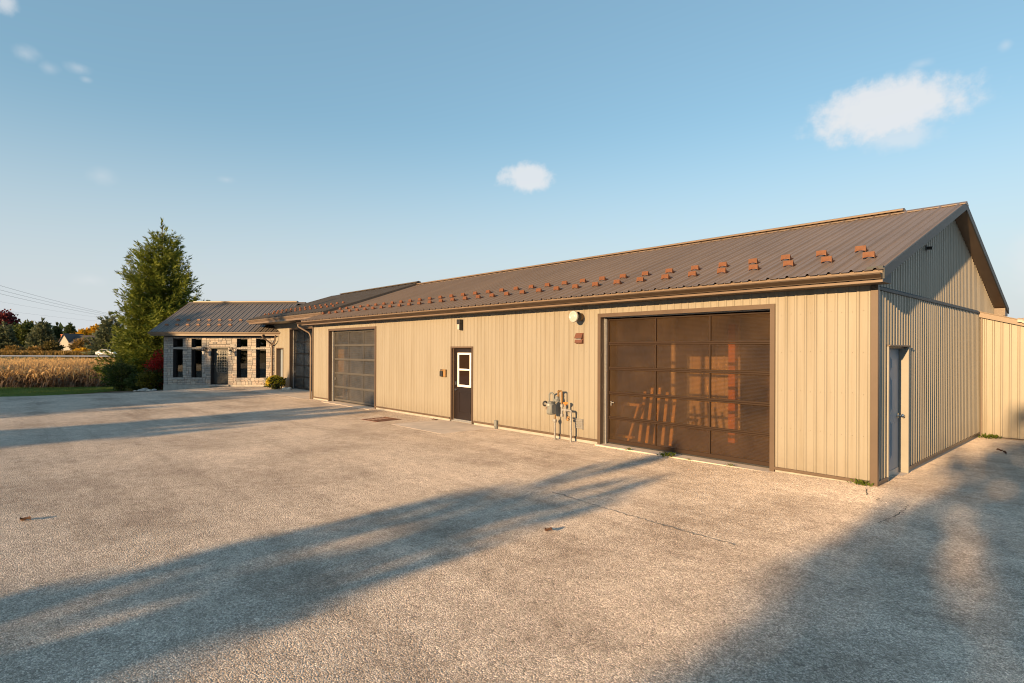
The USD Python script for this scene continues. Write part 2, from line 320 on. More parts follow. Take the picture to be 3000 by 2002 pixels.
leaf('maroon_leaves', [(0.15, (0.07, 0.012, 0.02)), (0.5, (0.17, 0.025, 0.03)), (0.85, (0.30, 0.06, 0.05))], 0.3, 1.0)
leaf('golden_leaves', [(0.15, (0.34, 0.17, 0.012)), (0.5, (0.70, 0.42, 0.02)), (0.85, (0.88, 0.62, 0.06))], 0.4, 0.6)
leaf('yellow_green_leaves', [(0.15, (0.08, 0.07, 0.01)), (0.5, (0.22, 0.18, 0.02)), (0.85, (0.5, 0.36, 0.05))], 0.4, 2.5)
leaf('olive_leaves', [(0.15, (0.055, 0.045, 0.012)), (0.5, (0.12, 0.095, 0.022)), (0.85, (0.22, 0.16, 0.04))], 0.3, 0.8)
leaf('rust_leaves', [(0.15, (0.12, 0.075, 0.02)), (0.5, (0.30, 0.19, 0.05)), (0.85, (0.50, 0.33, 0.10))], 0.3, 0.8)
leaf('green_leaves', [(0.15, (0.035, 0.05, 0.012)), (0.5, (0.09, 0.115, 0.024)), (0.85, (0.18, 0.20, 0.045))], 0.35, 0.8)
leaf('corn_leaves', [(0.15, (0.50, 0.30, 0.12)), (0.5, (0.80, 0.55, 0.26)), (0.85, (0.92, 0.74, 0.44))], 0.3, 0.35)
leaf('corn_dry_low', [(0.15, (0.13, 0.08, 0.05)), (0.5, (0.27, 0.19, 0.13)), (0.85, (0.46, 0.36, 0.26))], 0.3, 0.6)
leaf('grass_blades', [(0.15, (0.10, 0.15, 0.03)), (0.5, (0.19, 0.25, 0.06)), (0.85, (0.32, 0.36, 0.10))], 0.3, 1.0)
leaf('weed_leaves', [(0.15, (0.06, 0.09, 0.01)), (0.5, (0.13, 0.17, 0.02)), (0.85, (0.24, 0.27, 0.04))], 0.3, 8.0)
leaf('mum_petals', [(0.15, (0.62, 0.42, 0.02)), (0.5, (0.80, 0.62, 0.04)), (0.85, (0.88, 0.78, 0.20))], 0.2, 8.0)

# clear window glass and brown ribbed polycarbonate
M('window_glass', {'f': ('fresnel', {'IOR': 1.7}), 't': ('transparent_bsdf', {'color': (0.22, 0.22, 0.21)}), 'g': ('glossy_bsdf', {'color': (1, 1, 1), 'roughness': 0.02}), 'm': ('mix_closure', {})},
  [('f.fac', 'm.fac'), ('t.BSDF', 'm.closure1'), ('g.BSDF', 'm.closure2')], 'm.closure')

def poly(name, tint, body, haze):
    """fluted sheet: partly clear, partly blurring what lies behind, partly hazy"""
    M(name, {'g': ('geometry', {}), 'w': ('wave_texture', {'wave_type': 'bands', 'bands_direction': 'z', 'scale': 2.0 * math.pi / 20 / 0.024, 'profile': 'sine', 'distortion': 0.0}),
             'b': ('bump', {'strength': 0.7, 'distance': 0.006}),
             'wr': ('rgb_ramp', {'ramp': [(0.0, tuple(c * 0.6 for c in tint)), (1.0, tint)]}),
             'n': ('noise_texture', {'scale': 1.6, 'detail': 6.0, 'roughness': 0.6}), 'nr': ('map_range', {'from_min': 0.3, 'from_max': 0.72, 'to_min': haze * 0.6, 'to_max': haze * 1.4, 'clamp': True}),
             't': ('transparent_bsdf', {}), 'rf': ('refraction_bsdf', {'roughness': 0.24, 'IOR': 1.01}), 'mt': ('mix_closure', {'fac': 0.58}),
             'd': ('diffuse_bsdf', {'color': body}), 'tl': ('translucent_bsdf', {'color': tuple(c * 1.3 for c in body)}), 'md': ('mix_closure', {'fac': 0.4}),
             'm1': ('mix_closure', {}), 'f': ('fresnel', {'IOR': 1.55}), 'gl': ('glossy_bsdf', {'color': (0.9, 0.9, 0.9), 'roughness': 0.10}), 'm2': ('mix_closure', {})},
      [('g.position', 'w.vector'), ('w.fac', 'b.height'), ('w.fac', 'wr.fac'), ('wr.color', 't.color'), ('wr.color', 'rf.color'), ('g.position', 'n.vector'), ('n.fac', 'nr.value'), ('nr.result', 'm1.fac'),
       ('d.BSDF', 'md.closure1'), ('tl.BSDF', 'md.closure2'), ('b.normal', 'd.normal'), ('b.normal', 'gl.normal'), ('b.normal', 'tl.normal'),
       ('t.BSDF', 'mt.closure1'), ('rf.BSDF', 'mt.closure2'),
       ('mt.closure', 'm1.closure1'), ('md.closure', 'm1.closure2'), ('f.fac', 'm2.fac'), ('m1.closure', 'm2.closure1'), ('gl.BSDF', 'm2.closure2')], 'm2.closure')
poly('brown_polycarbonate', (0.86, 0.64, 0.42), (0.20, 0.125, 0.065), 0.30)
poly('smoke_polycarbonate', (0.58, 0.56, 0.54), (0.235, 0.225, 0.215), 0.36)
M('door_pane', {'p': ('principled_bsdf', {'base_color': (0.022, 0.012, 0.008), 'roughness': 0.06})}, [])
# leaded door glass
M('leaded_glass', {'g': ('geometry', {}), 'n': ('noise_texture', {'scale': 30.0, 'detail': 2.0}), 'b': ('bump', {'strength': 0.5, 'distance': 0.01}),
                   'p': ('principled_bsdf', {'base_color': (0.03, 0.033, 0.03), 'roughness': 0.08})}, [('g.position', 'n.vector'), ('n.fac', 'b.height'), ('b.normal', 'p.normal')])

# ------------------------------------------------------------------ terrain
def ground_z(x, y):
    x, y = np.asarray(x, float), np.asarray(y, float)
    u = (-x - 28) * 0.9 - y * 0.45
    U = np.linspace(-400, 400, 4001)
    Z = np.interp(U, [-400, 1.5, 3.2, 6.7, 13.6, 23, 45, 60, 95, 112, 400], [-0.05, -0.05, -0.07, -0.33, -0.66, -0.85, -0.9, -0.85, -0.1, 0.2, 0.3])
    k = np.ones(9) / 9; Z = np.convolve(np.pad(Z, 4, mode='edge'), k, 'valid')
    return np.interp(u, U, Z) + 0.045 * np.exp(-((x * 0.5) ** 2 + (y * 0.8) ** 2))

def grid_mesh(xs, ys, zfun, X=None, Y=None):
    if X is None:
        X, Y = np.meshgrid(xs, ys, indexing='ij')
    Z = zfun(X, Y); n, m = X.shape
    v = np.stack([X, Y, Z], -1).reshape(-1, 3)
    i, j = np.meshgrid(np.arange(n - 1), np.arange(m - 1), indexing='ij'); a = (i * m + j).ravel()
    return v, np.stack([a, a + m, a + m + 1, a + 1], 1)

def spread(a, b, mid, n, k):
    t = np.linspace(-1, 1, n); s = np.sinh(k * t) / np.sinh(k)
    return np.where(s < 0, mid + s * (mid - a), mid + s * (b - mid))
b = MB(); b.add(*grid_mesh(spread(-2500, 2500, -30, 181, 5.5), spread(-2500, 2500, 0, 161, 5.5), lambda x, y: ground_z(x, y) - 0.03))
b.build('ground', 'field_ground', smooth=True, label='dry grassy ground running out to the distant tree line', cat='ground', kind='structure')

YL = np.array([-90, -40, -9.7, -8.2, -6.05, -4.06, -2.85, 0, 40.0]); XL = np.array([-62, -52, -40.2, -39, -37.3, -34.7, -34.05, -34.05, -34.05])
ys = np.unique(np.concatenate([np.linspace(-80, -12, 35), np.linspace(-12, 3, 76), np.linspace(3, 40, 20)])); t = np.linspace(0, 1, 120)
Yg = np.broadcast_to(ys, (120, len(ys))); xl = np.interp(ys, YL, XL); Xg = xl + (45 - xl) * (t[:, None])
b = MB(); b.add(*grid_mesh(None, None, ground_z, Xg, Yg))
b.build('asphalt_yard', 'asphalt_worn', smooth=True, label='worn grey asphalt yard with pale aggregate crossed by tree shadows', cat='asphalt yard', kind='structure')

# concrete slabs
def slab(name, x0, x1, y0, y1, h, label, z=None, cat='concrete slab'):
    m = MB(); zz = [float(ground_z(x, y)) for x in (x0, x1) for y in (y0, y1)]
    top = (max(zz) if z is None else z) + h
    m.box(x0, x1, y0, y1, top - 0.15, top, 0.006)
    return m.build(name, 'concrete', label=label, cat=cat, kind='structure')
slab('doorstep_pad', -11.25, -8.85, -1.68, -0.005, 0.004, 'smooth flush concrete pad in front of the brown entry door')
slab('apron', -5.30, -1.49, -0.13, 0.28, 0.02, 'pale concrete strip along the foot of the big garage door', z=-0.045)
slab('apron', -18.95, -15.1, -0.30, 0.28, 0.012, 'concrete sill strip under the smaller workshop garage door', z=-0.05)
slab('apron', -28.3, -21.0, -0.35, 1.95, 0.004, 'broad concrete apron before the set-back garage door', z=-0.05)

# ------------------------------------------------------------------ ribbed sheet metal
def rib_profile(u0, u1, pitch, h, base, top, minor=None, phase=0.0):
    pts = [(u0, 0.0), (u1, 0.0)]
    k0, k1 = math.floor((u0 - phase) / pitch) - 1, math.ceil((u1 - phase) / pitch) + 1
    for k in range(k0, k1 + 1):
        c = phase + k * pitch
        pts += [(c - base / 2, 0), (c - top / 2, h), (c + top / 2, h), (c + base / 2, 0)]
        if minor:
            for d in minor:
                pts += [(c + d - 0.014, 0), (c + d - 0.006, 0.011), (c + d + 0.006, 0.011), (c + d + 0.014, 0)]
    pts = sorted(p for p in pts if u0 - 1e-9 <= p[0] <= u1 + 1e-9)
    return pts

def sheet(mb, origin, U, V, N, prof, v0, v1):
    """prof (u, h); v0, v1 numbers or functions of u"""
    o, U, V, N = (np.asarray(x, float) for x in (origin, U, V, N))
    g = lambda v, u: v(u) if callable(v) else v
    A = np.array([o + U * u + N * h + V * g(v0, u) for u, h in prof]); B = np.array([o + U * u + N * h + V * g(v1, u) for u, h in prof]); n = len(prof)
    mb.add(np.vstack([A, B]), [(i, i + 1, n + i + 1, n + i) for i in range(n - 1)])

SID = dict(pitch=0.1524, h=0.0155, base=0.050, top=0.022)
def wall_siding(parent, origin, U, V, N, u0, u1, v0, v1, holes, panel=0.9144, mat='tan_siding', phase=0.0):
    """panels 0.914 m wide over [u0,u1]; holes = (ua, ub, va, vb) cut out"""
    u = u0
    while u < u1 - 1e-6:
        ue = min(u + panel, u1)
        mb = MB(); cuts = sorted({u, ue, *[c for h in holes for c in h[:2] if u < c < ue]})
        for a, c in zip(cuts[:-1], cuts[1:]):
            m = (a + c) / 2; hs = [h for h in holes if h[0] < m < h[1]]
            prof = rib_profile(a, c, phase=phase, **SID)
            if not hs:
                sheet(mb, origin, U, V, N, prof, v0, v1)
            else:
                h = hs[0]
                if h[2] > (v0 if not callable(v0) else 0) + 0.02: sheet(mb, origin, U, V, N, prof, v0, h[2])
                sheet(mb, origin, U, V, N, prof, h[3], v1)
        if mb.n: mb.build('siding_panel', mat, parent)
        u = ue

RIB = dict(pitch=0.305, h=0.030, base=0.066, top=0.024, minor=[0.1525])
def roof_panels(parent, x0, x1, y0, z0, slope, yr, mat, skip=None):
    """front slope panels from the eave (y0,z0) up to the ridge at yr"""
    ln = math.hypot(yr - y0, (yr - y0) * slope); c = 1 / math.hypot(1, slope); V = (0, c, slope * c); N = (0, -slope * c, c)
    x = x1
    while x > x0 + 1e-6:
        xe = max(x - 0.915, x0); mb = MB()
        sheet(mb, (0, y0, z0), (1, 0, 0), V, N, rib_profile(xe, x, phase=x1 - 0.10, **RIB), -0.04, ln)
        mb.build('roof_panel', mat, parent); x = xe

guard_proto = None
def guard_mesh(slope):
    """snow guard: curved face plate leaning on two gussets, with an arched foot"""
    m = MB(); w, h = 0.082, 0.105
    k = 7; us = np.linspace(-w, w, k)
    for off in (0.0, 0.006):
        rows = []
        for i, (fz, fy) in enumerate([(0.02, -0.03), (0.06, -0.012), (h, 0.012)]):
            rows.append([(u, fy + off, fz - (0.014 * (1 - (u / w) ** 2) * -1 if i == 0 else 0)) for u in us])
        v = np.array(rows).reshape(-1, 3); m.add(v, [(a * k + j, a * k + j + 1, (a + 1) * k + j + 1, (a + 1) * k + j) for a in range(2) for j in range(k - 1)])
    for u in (-w, w - 0.005):
        m.prism([(0, -0.03, 0.004), (0, 0.012, h), (0, 0.05, 0.03), (0, 0.10, 0.006)], (u, 0, 0), (0.005, 0, 0))
    m.box(-w, w, 0.05, 0.14, 0.002, 0.007)
    v, f = m.arrays()
    a = math.atan(slope); c, s = math.cos(a), math.sin(a)
    return np.stack([v[:, 0], v[:, 1] * c - v[:, 2] * s, v[:, 1] * s + v[:, 2] * c], 1), f

def place(vf, loc):
    return MB().add(vf[0] + np.asarray(loc), vf[1])

def gutter(mb, x0, x1, y, ztop, d=0.10, h=0.095):
    """K-style gutter along x, its back at y, opening up"""
    prof = [(0, 0), (0, -h), (-d * 0.42, -h), (-d * 0.46, -h), (-d * 0.46, -h * 0.86), (-d * 0.95, -h * 0.24), (-d, -h * 0.18), (-d, 0), (-d + 0.012, 0), (-d + 0.012, -0.01)]
    P = [np.array([(x, y + a, ztop + b_) for a, b_ in prof]) for x in (x0, x1)]
    n = len(prof)
    mb.add(np.vstack(P), [(i, i + 1, n + i + 1, n + i) for i in range(n - 1)])
    for x in (x0, x1):
        e = [(x, y, ztop), (x, y, ztop - h), (x, y - d * 0.46, ztop - h), (x, y - d * 0.7, ztop - h * 0.55), (x, y - d, ztop - h * 0.2), (x, y - d, ztop)]
        mb.prism(e, (0, 0, 0), (0.003 if x == x0 else -0.003, 0, 0))
    return mb

def tube_path(pts, n=6):
    """rounds the corners of a polyline"""
    p = [np.array(q, float) for q in pts]; out = [p[0]]
    for a, b_, c in zip(p[:-2], p[1:-1], p[2:]):
        r = 0.4 * min(np.linalg.norm(b_ - a), np.linalg.norm(c - b_)); A = b_ + (a - b_) / np.linalg.norm(a - b_) * r; C = b_ + (c - b_) / np.linalg.norm(c - b_) * r
        for s in np.linspace(0, 1, n): out.append((1 - s) ** 2 * A + 2 * s * (1 - s) * b_ + s * s * C)
    out.append(p[-1]); return out

def overhead_door(parent, x0, x1, y, ztop, zbot, rows, cols, pane_mat, frame_mat, handle=True):
    """sectional door of glazed panels: rails, stiles and panes, set at depth y (facing -y)"""
    d = MB().box(x0, x1, y + 0.05, y + 0.06, ztop, ztop + 0.12).box(x0 - 0.03, x0, y - 0.01, y + 0.04, zbot, ztop).box(x1, x1 + 0.03, y - 0.01, y + 0.04, zbot, ztop).build('garage_door', frame_mat, parent)
    H = (ztop - zbot) / rows
    for k in range(rows):
        za, zb = zbot + k * H, zbot + (k + 1) * H
        MB().box(x0, x1, y, y + 0.045, za, za + (0.07 if k == 0 else 0.034), 0.004).build('bottom_rail' if k == 0 else 'rail', frame_mat, d)
        MB().box(x0, x1, y + 0.001, y + 0.046, zb - 0.034, zb - 0.003, 0.004).build('rail', frame_mat, d)
        xs = np.linspace(x0, x1, cols + 1)
        lo = za + (0.07 if k == 0 else 0.034)
        for i, x in enumerate(xs):
            w = 0.014; xa, xb = max(x - w, x0), min(x + w, x1)
            MB().box(xa, xb, y + 0.004, y + 0.04, lo, zb - 0.034).build('stile', frame_mat, d)
        for a, c in zip(xs[:-1], xs[1:]):
            MB().quad((a + 0.02, y + 0.022, lo - 0.004), (c - 0.02, y + 0.022, lo - 0.004), (c - 0.02, y + 0.022, zb - 0.03), (a + 0.02, y + 0.022, zb - 0.03)).build('pane', pane_mat, d)
    MB().box(x0, x1, y + 0.002, y + 0.04, zbot - 0.03, zbot, 0.003).build('bottom_seal', 'black_plastic', d)
    if handle:
        MB().box(x0 + 0.09, x0 + 0.17, y - 0.03, y - 0.02, zbot + 0.86, zbot + 0.88).box(x0 + 0.085, x0 + 0.10, y - 0.03, y, zbot + 0.80, zbot + 0.90).build('handle', 'galvanised', d)
    return d

def door_trim(parent, x0, x1, y, ztop, zbot, depth, w=0.08, mat='brown_trim'):
    """J-trim round an opening and its reveals"""
    m = MB()
    m.box(x0 - w, x0, y - 0.028, y + depth, zbot, ztop + w).box(x1, x1 + w, y - 0.028, y + depth, zbot, ztop + w).box(x0, x1, y - 0.0275, y + depth, ztop, ztop + w)
    return m.build('door_casing', mat, parent)

# ------------------------------------------------------------------ main workshop
SL, YE, ZE, YR = 0.342, -0.42, 3.187, 5.17
ZR = ZE + SL * (YR - YE)
shop = thing('workshop', 'long tan metal workshop with brown ribbed roof and two glazed garage doors', 'workshop')
G2, G1, ED = (-5.23, -1.57, -0.05, 2.73), (-18.88, -15.22, -0.05, 2.74), (-10.70, -9.76, -0.02, 2.06)
wall_siding(shop, (0, 0, 0), (1, 0, 0), (0, 0, 1), (0, -1, 0), -20.43, -0.06, 0.055, 3.03, [(g[0] - .04, g[1] + .04, g[2], g[3] + .04) for g in (G2, G1, ED)], phase=-0.09)
SD = (0.56, 1.63, -0.02, 2.06)     # side door in the gable wall
wall_siding(shop, (0, 0, 0), (0, 1, 0), (0, 0, 1), (1, 0, 0), 0.03, 10.33, 0.055, 2.985, [(SD[0], SD[1], SD[2], SD[3] + .03)], phase=0.10)
roofline = lambda y: ZE - 0.06 + SL * ((y - YE) if y <= YR else (2 * YR - y - YE))
wall_siding(shop, (-0.055, 0, 0), (0, 1, 0), (0, 0, 1), (1, 0, 0), 0.0, YR, 3.0, roofline, [], phase=0.10)
wall_siding(shop, (-0.055, 0, 0), (0, 1, 0), (0, 0, 1), (1, 0, 0), YR, 10.34, 3.0, roofline, [], phase=0.10)
MB().box(-20.46, 0, 10.335, 10.36, -0.1, 3.1).build('back_wall', 'tan_siding', shop)
lw = MB().box(-20.46, -20.435, 0.03, 10.33, 0.0, 3.05); lw.prism([(-20.46, 0.03, 3.05), (-20.46, 10.33, 3.05), (-20.46, YR, ZR - .08)], (0, 0, 0), (0.025, 0, 0)); lw.build('end_wall', 'tan_siding', shop)
sw = MB(); rs = np.random.default_rng(2)
for zz in (0.72, 1.36, 2.0, 2.62):
    for k in range(134):
        xx = -0.09 - 0.1524 * k - 0.0762
        if xx < -20.3 or any(g[0] - .1 < xx < g[1] + .1 and zz < g[3] + .1 for g in (G2, G1, ED)): continue
        z_ = zz + rs.normal(0, .008); e_ = 0.006
        sw.add([(xx - e_, -.0005, z_ - e_), (xx + e_, -.0005, z_ - e_), (xx + e_, -.0005, z_ + e_), (xx - e_, -.0005, z_ + e_), (xx, -.008, z_)], [(0, 1, 4), (1, 2, 4), (2, 3, 4), (3, 0, 4)])
sw.build('siding_screws', 'tan_siding', shop, kind='stuff')
# foundation and base trim
for q in ((-20.45, G1[0] - .09, -0.012, 0.1, 0.03), (G1[1] + .09, ED[0] - .09, -0.012, 0.1, 0.03), (ED[1] + .09, G2[0] - .09, -0.012, 0.1, 0.03), (G2[1] + .09, 0, -0.012, 0.1, 0.02), (-0.1, 0.012, 0.0, SD[0] - 0.09, 0.0), (-0.1, 0.012, SD[1] + 0.09, 10.3, 0.0)):
    MB().box(*q[:4], -0.5, q[4]).build('foundation_wall', 'foundation', shop)
bt = MB()
for a, c in ((-20.42, G1[0] - .08), (G1[1] + .08, ED[0] - .08), (ED[1] + .08, G2[0] - .08), (G2[1] + .08, -0.066)):
    MB().box(a, c, -0.034, -0.001, 0.012, 0.062, 0.004).build('base_trim', 'brown_trim', shop)
for a, c in ((0.03, SD[0] - .06), (SD[1] + .06, 7.94)):
    MB().box(0.001, 0.034, a, c, 0.006, 0.062, 0.004).build('base_trim', 'brown_trim', shop)
MB().box(-0.066, 0.032, -0.036, -0.002, 0.0, 3.0, 0.003).box(0.002, 0.034, -0.034, 0.028, 0.0, 2.98, 0.003).build('corner_post', 'brown_trim', shop)
MB().box(-20.475, -20.41, -0.036, 0.03, -0.07, 3.02, 0.003).build('corner_post', 'brown_trim', shop)
lt = MB(); lt.prism([(0.03, -0.03, 2.975), (0.03, -0.03, 2.935), (-0.02, -0.03, 2.935), (-0.06, -0.03, 3.02), (-0.045, -0.03, 3.02)], (0, 0, 0), (0, 7.97, 0)); lt.build('gable_ledge_trim', 'slate_trim', shop)
# roof body
rf = MB()
rf.prism([(0.20, YE, ZE - 0.012), (0.20, YE, ZE - 0.05), (0.20, YR, ZR - 0.05), (0.20, YR, ZR - 0.012)], (0, 0, 0), (-20.9, 0, 0))
rf.prism([(0.20, YR, ZR), (0.20, YR, ZR - 0.05), (0.20, 2 * YR - YE, ZE - 0.05), (0.20, 2 * YR - YE, ZE)], (0, 0, 0), (-20.9, 0, 0))
roof = rf.build('roof', 'roof_brown', shop)
roof_panels(roof, -20.7, 0.205, YE, ZE, SL, YR, 'roof_brown')
MB().prism([(0.22, YR - 0.17, ZR - 0.17 * SL + 0.028), (0.22, YR, ZR + 0.035), (0.22, YR + 0.17, ZR - 0.17 * SL + 0.028), (0.22, YR + 0.17, ZR - 0.17 * SL + 0.012), (0.22, YR - 0.17, ZR - 0.17 * SL + 0.012)], (0, 0, 0), (-20.93, 0, 0)).build('ridge_cap', 'roof_brown', roof)
MB().prism([(-0.88, YR - 0.13, ZR + 0.022), (-0.88, YR - 0.13, ZR + 0.06), (-0.88, YR, ZR + 0.095), (-0.88, YR + 0.13, ZR + 0.06), (-0.88, YR + 0.13, ZR + 0.022)], (0, 0, 0), (-19.7, 0, 0)).build('ridge_vent', 'roof_brown', roof)
gv = guard_mesh(SL)
def guards(parent, x_first, xmin, dx, y, yfun):
    x = x_first
    while x > xmin:
        place(gv, (x, y, yfun(y) + 0.006)).build('snow_guard', 'guard_rust', parent); x -= dx
zr = lambda y: ZE + SL * (y - YE)
guards(roof, -0.50, -20.4, 0.61, 0.98, zr)
guards(roof, -0.205, -20.4, 0.61, 0.37, zr)
# rake trim, fascia, soffits
rk = MB(); s_ = lambda y: ZE + SL * (y - YE)
for a, bb, f in ((YE, YR, lambda y: s_(y)), (YR, 2 * YR - YE, lambda y: s_(2 * YR - y))):
    rk.prism([(0, a, f(a) + 0.012), (0, a, f(a) - 0.14), (0, bb, f(bb) - 0.14), (0, bb, f(bb) + 0.012)], (0.19, 0, 0), (0.025, 0, 0))
rk.build('rake_trim', 'slate_trim', shop)
so = MB()
for a, bb, f in ((YE + .02, YR, lambda y: s_(y)), (YR, 2 * YR - YE - .02, lambda y: s_(2 * YR - y))):
    so.prism([(0, a, f(a) - 0.135), (0, a, f(a) - 0.125), (0, bb, f(bb) - 0.125), (0, bb, f(bb) - 0.135)], (-0.05, 0, 0), (0.24, 0, 0))
so.build('rake_soffit', 'brown_trim', shop)
MB().box(-20.68, 0.19, YE + 0.01, YE + 0.03, 3.0, ZE - 0.012, 0.003).build('fascia', 'brown_gutter', shop)
MB().box(-20.46, 0.188, YE + 0.03, -0.002, 3.004, 3.012).build('eave_soffit', 'dark_soffit', shop)
MB().box(-0.02, 0.187, YE + 0.03, -0.0, 3.01, ZE + 0.05).build('eave_return', 'slate_trim', shop)
MB().box(-0.05, 0.187, 2 * YR - 0.02, 2 * YR - YE - 0.03, 2.98, ZE).build('eave_return', 'brown_trim', shop)
gutter(MB(), -20.98, 0.19, YE + 0.01, 3.122, 0.11, 0.076).build('gutter', 'gutter_dark', shop)
MB().box(-20.7, 0.17, 2 * YR - YE, 2 * YR - YE + 0.11, 3.05, 3.13).build('rear_gutter', 'brown_gutter', shop)
# downspout at the left end
MB().tube(tube_path([(-20.86, -0.47, 3.05), (-20.86, -0.47, 2.95), (-20.58, -0.12, 2.70), (-20.53, -0.075, 2.55), (-20.53, -0.075, -0.06)]), 0.035, 8).build('downspout', 'brown_gutter', shop, smooth=True)
# garage doors of the workshop
for (x0, x1, zb, zt), pm, fm in ((G2, 'brown_polycarbonate', 'brown_trim'), (G1, 'smoke_polycarbonate', 'galvanised')):
    door_trim(shop, x0, x1, 0, zt, zb - 0.02, 0.17)
    MB().box(x0, x0 + 0.012, 0.10, 0.17, zb, zt).box(x0 + 0.02, x0 + 0.045, 0.115, 0.17, zb, zt - .03, 0.004).box(x0, x1, 0.12, 0.17, zt - 0.015, zt).build('weather_strip', 'galvanised', shop)
    overhead_door(shop, x0 + 0.06, x1 - 0.02, 0.18, zt - 0.03, zb + 0.06, 5, 3, pm, 'door_bronze' if pm[0] == 'b' else 'door_grey')
# entry door
door_trim(shop, ED[0], ED[1], 0, ED[3], ED[2], 0.10, 0.05)
e = MB().box(ED[0] + 0.03, ED[1] - 0.03, 0.09, 0.135, 0.03, ED[3] - 0.02, 0.003).build('entry_door', 'dark_brown_paint', shop)
ew = MB(); a0, a1 = -10.53, -9.90
ew.box(a0, a0 + .065, 0.06, 0.092, 0.955, 1.93, .004).box(a1 - .065, a1, 0.06, 0.092, 0.955, 1.93, .004).box(a0 + .065, a1 - .065, 0.061, 0.092, 1.87, 1.93, .004).box(a0 + .065, a1 - .065, 0.061, 0.092, 0.955, 1.02, .004).box(a0 + .065, a1 - .065, 0.061, 0.092, 1.425, 1.475, .004)
ew.build('window_frame', 'white_paint', e)
for za, zb in ((1.02, 1.425), (1.475, 1.87)):
    MB().box(a0 + .065, a1 - .065, 0.083, 0.088, za, zb).build('pane', 'door_pane', e)
MB().box(-10.47, -9.93, 0.082, 0.09, 0.22, 0.232).box(-10.47, -9.93, 0.082, 0.09, 0.80, 0.812).box(-10.47, -10.458, 0.082, 0.09, 0.232, 0.80).box(-9.942, -9.93, 0.082, 0.09, 0.232, 0.80).build('raised_moulding', 'dark_brown_paint', e)
MB().box(-10.645, -10.585, 0.05, 0.09, 1.00, 1.11, 0.01).build('keypad_lock', 'chrome', e)
MB().cyl((-10.615, 0.09, 0.87), (-10.615, 0.04, 0.87), 0.032).box(-10.625, -10.53, 0.035, 0.05, 0.862, 0.882, 0.006).build('handle', 'chrome', e, smooth=30)
MB().box(ED[0], ED[1], -0.02, 0.15, -0.035, 0.0).box(ED[0] + .03, ED[1] - .03, 0.03, 0.14, 0.0, 0.028).build('threshold', 'galvanised', shop)
MB().box(ED[0], ED[0] + 0.028, 0.03, 0.10, 0.0, ED[3]).build('door_jamb', 'brown_trim', shop)
# side door, in the gable wall
MB().box(-0.11, 0.028, SD[0] - 0.04, SD[0], -0.06, SD[3] + .03, 0.003).box(-0.11, 0.032, SD[1], SD[1] + 0.05, -0.06, SD[3] + 0.03, 0.003).build('door_casing', 'cream_paint', shop)
MB().box(-0.11, 0.05, SD[0] - 0.04, SD[1] + 0.07, SD[3] + .03, SD[3] + 0.055, 0.003).box(-.11, -.02, SD[0], SD[1], SD[3], SD[3] + .03).build('door_head_flashing', 'brown_trim', shop)
sd = MB().box(-0.155, -0.112, SD[0], SD[1], 0.05, SD[3], 0.003).build('side_door', 'door_blue_grey', shop)
for ya, yb in ((SD[0] + .16, SD[0] + .47), (SD[0] + .60, SD[1] - .16)):
    for za, zb in ((0.25, 0.85), (1.02, 1.58), (1.70, 1.92)):
        MB().box(-0.114, -0.108, ya, yb, za, zb).box(-0.110, -0.102, ya + .035, yb - .035, za + .035, zb - .035, 0.004).build('raised_panel', 'door_blue_grey', sd)
MB().cyl((-0.112, SD[1] - 0.09, 0.93), (-0.095, SD[1] - 0.09, 0.93), 0.04).cyl((-0.095, SD[1] - 0.09, 0.93), (-0.045, SD[1] - 0.09, 0.93), 0.014).lathe([(0, -0.02), (0.028, -0.015), (0.034, 0.0), (0.026, 0.018), (0, 0.022)], (-0.03, SD[1] - 0.09, 0.93), (1, 0, 0)).build('door_knob', 'chrome', sd, smooth=40)
MB().box(-0.16, 0.02, SD[0], SD[1], -0.08, -0.035, 0.004).box(-0.15, -0.11, SD[0], SD[1], -0.035, 0.045).build('threshold', 'concrete', shop)
# inside of the workshop
MB().box(-20.4, -0.06, 0.24, 10.3, -0.12, -0.04).build('floor_slab', 'interior_floor', shop)
MB().box(-20.43, -0.04, 0.30, 10.3, 2.98, 3.0).build('ceiling', 'liner_white', shop)
lm = MB()
for a, c, mt in ((-8.0, -4.15, 0),):
    sheet(lm, (0, 4.2, 0), (1, 0, 0), (0, 0, 1), (0, -1, 0), rib_profile(a, c, 0.2286, 0.03, 0.07, 0.03), -0.04, 2.98)
lm.build('liner_panel', 'liner_white', shop)
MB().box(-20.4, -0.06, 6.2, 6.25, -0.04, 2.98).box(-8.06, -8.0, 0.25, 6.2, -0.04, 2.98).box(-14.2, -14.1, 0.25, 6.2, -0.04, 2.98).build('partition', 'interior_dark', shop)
MB().box(-0.26, -0.22, 0.25, 6.2, -0.04, 2.98).box(-8.0, G2[0], 0.2, 0.24, -.04, 2.98).box(G2[1], -0.1, 0.2, 0.24, -.04, 2.98).box(-20.4, G1[0], .2, .24, -.04, 2.98).box(G1[1], -14.2, .2, .24, -.04, 2.98).build('inner_lining', 'interior_dark', shop)

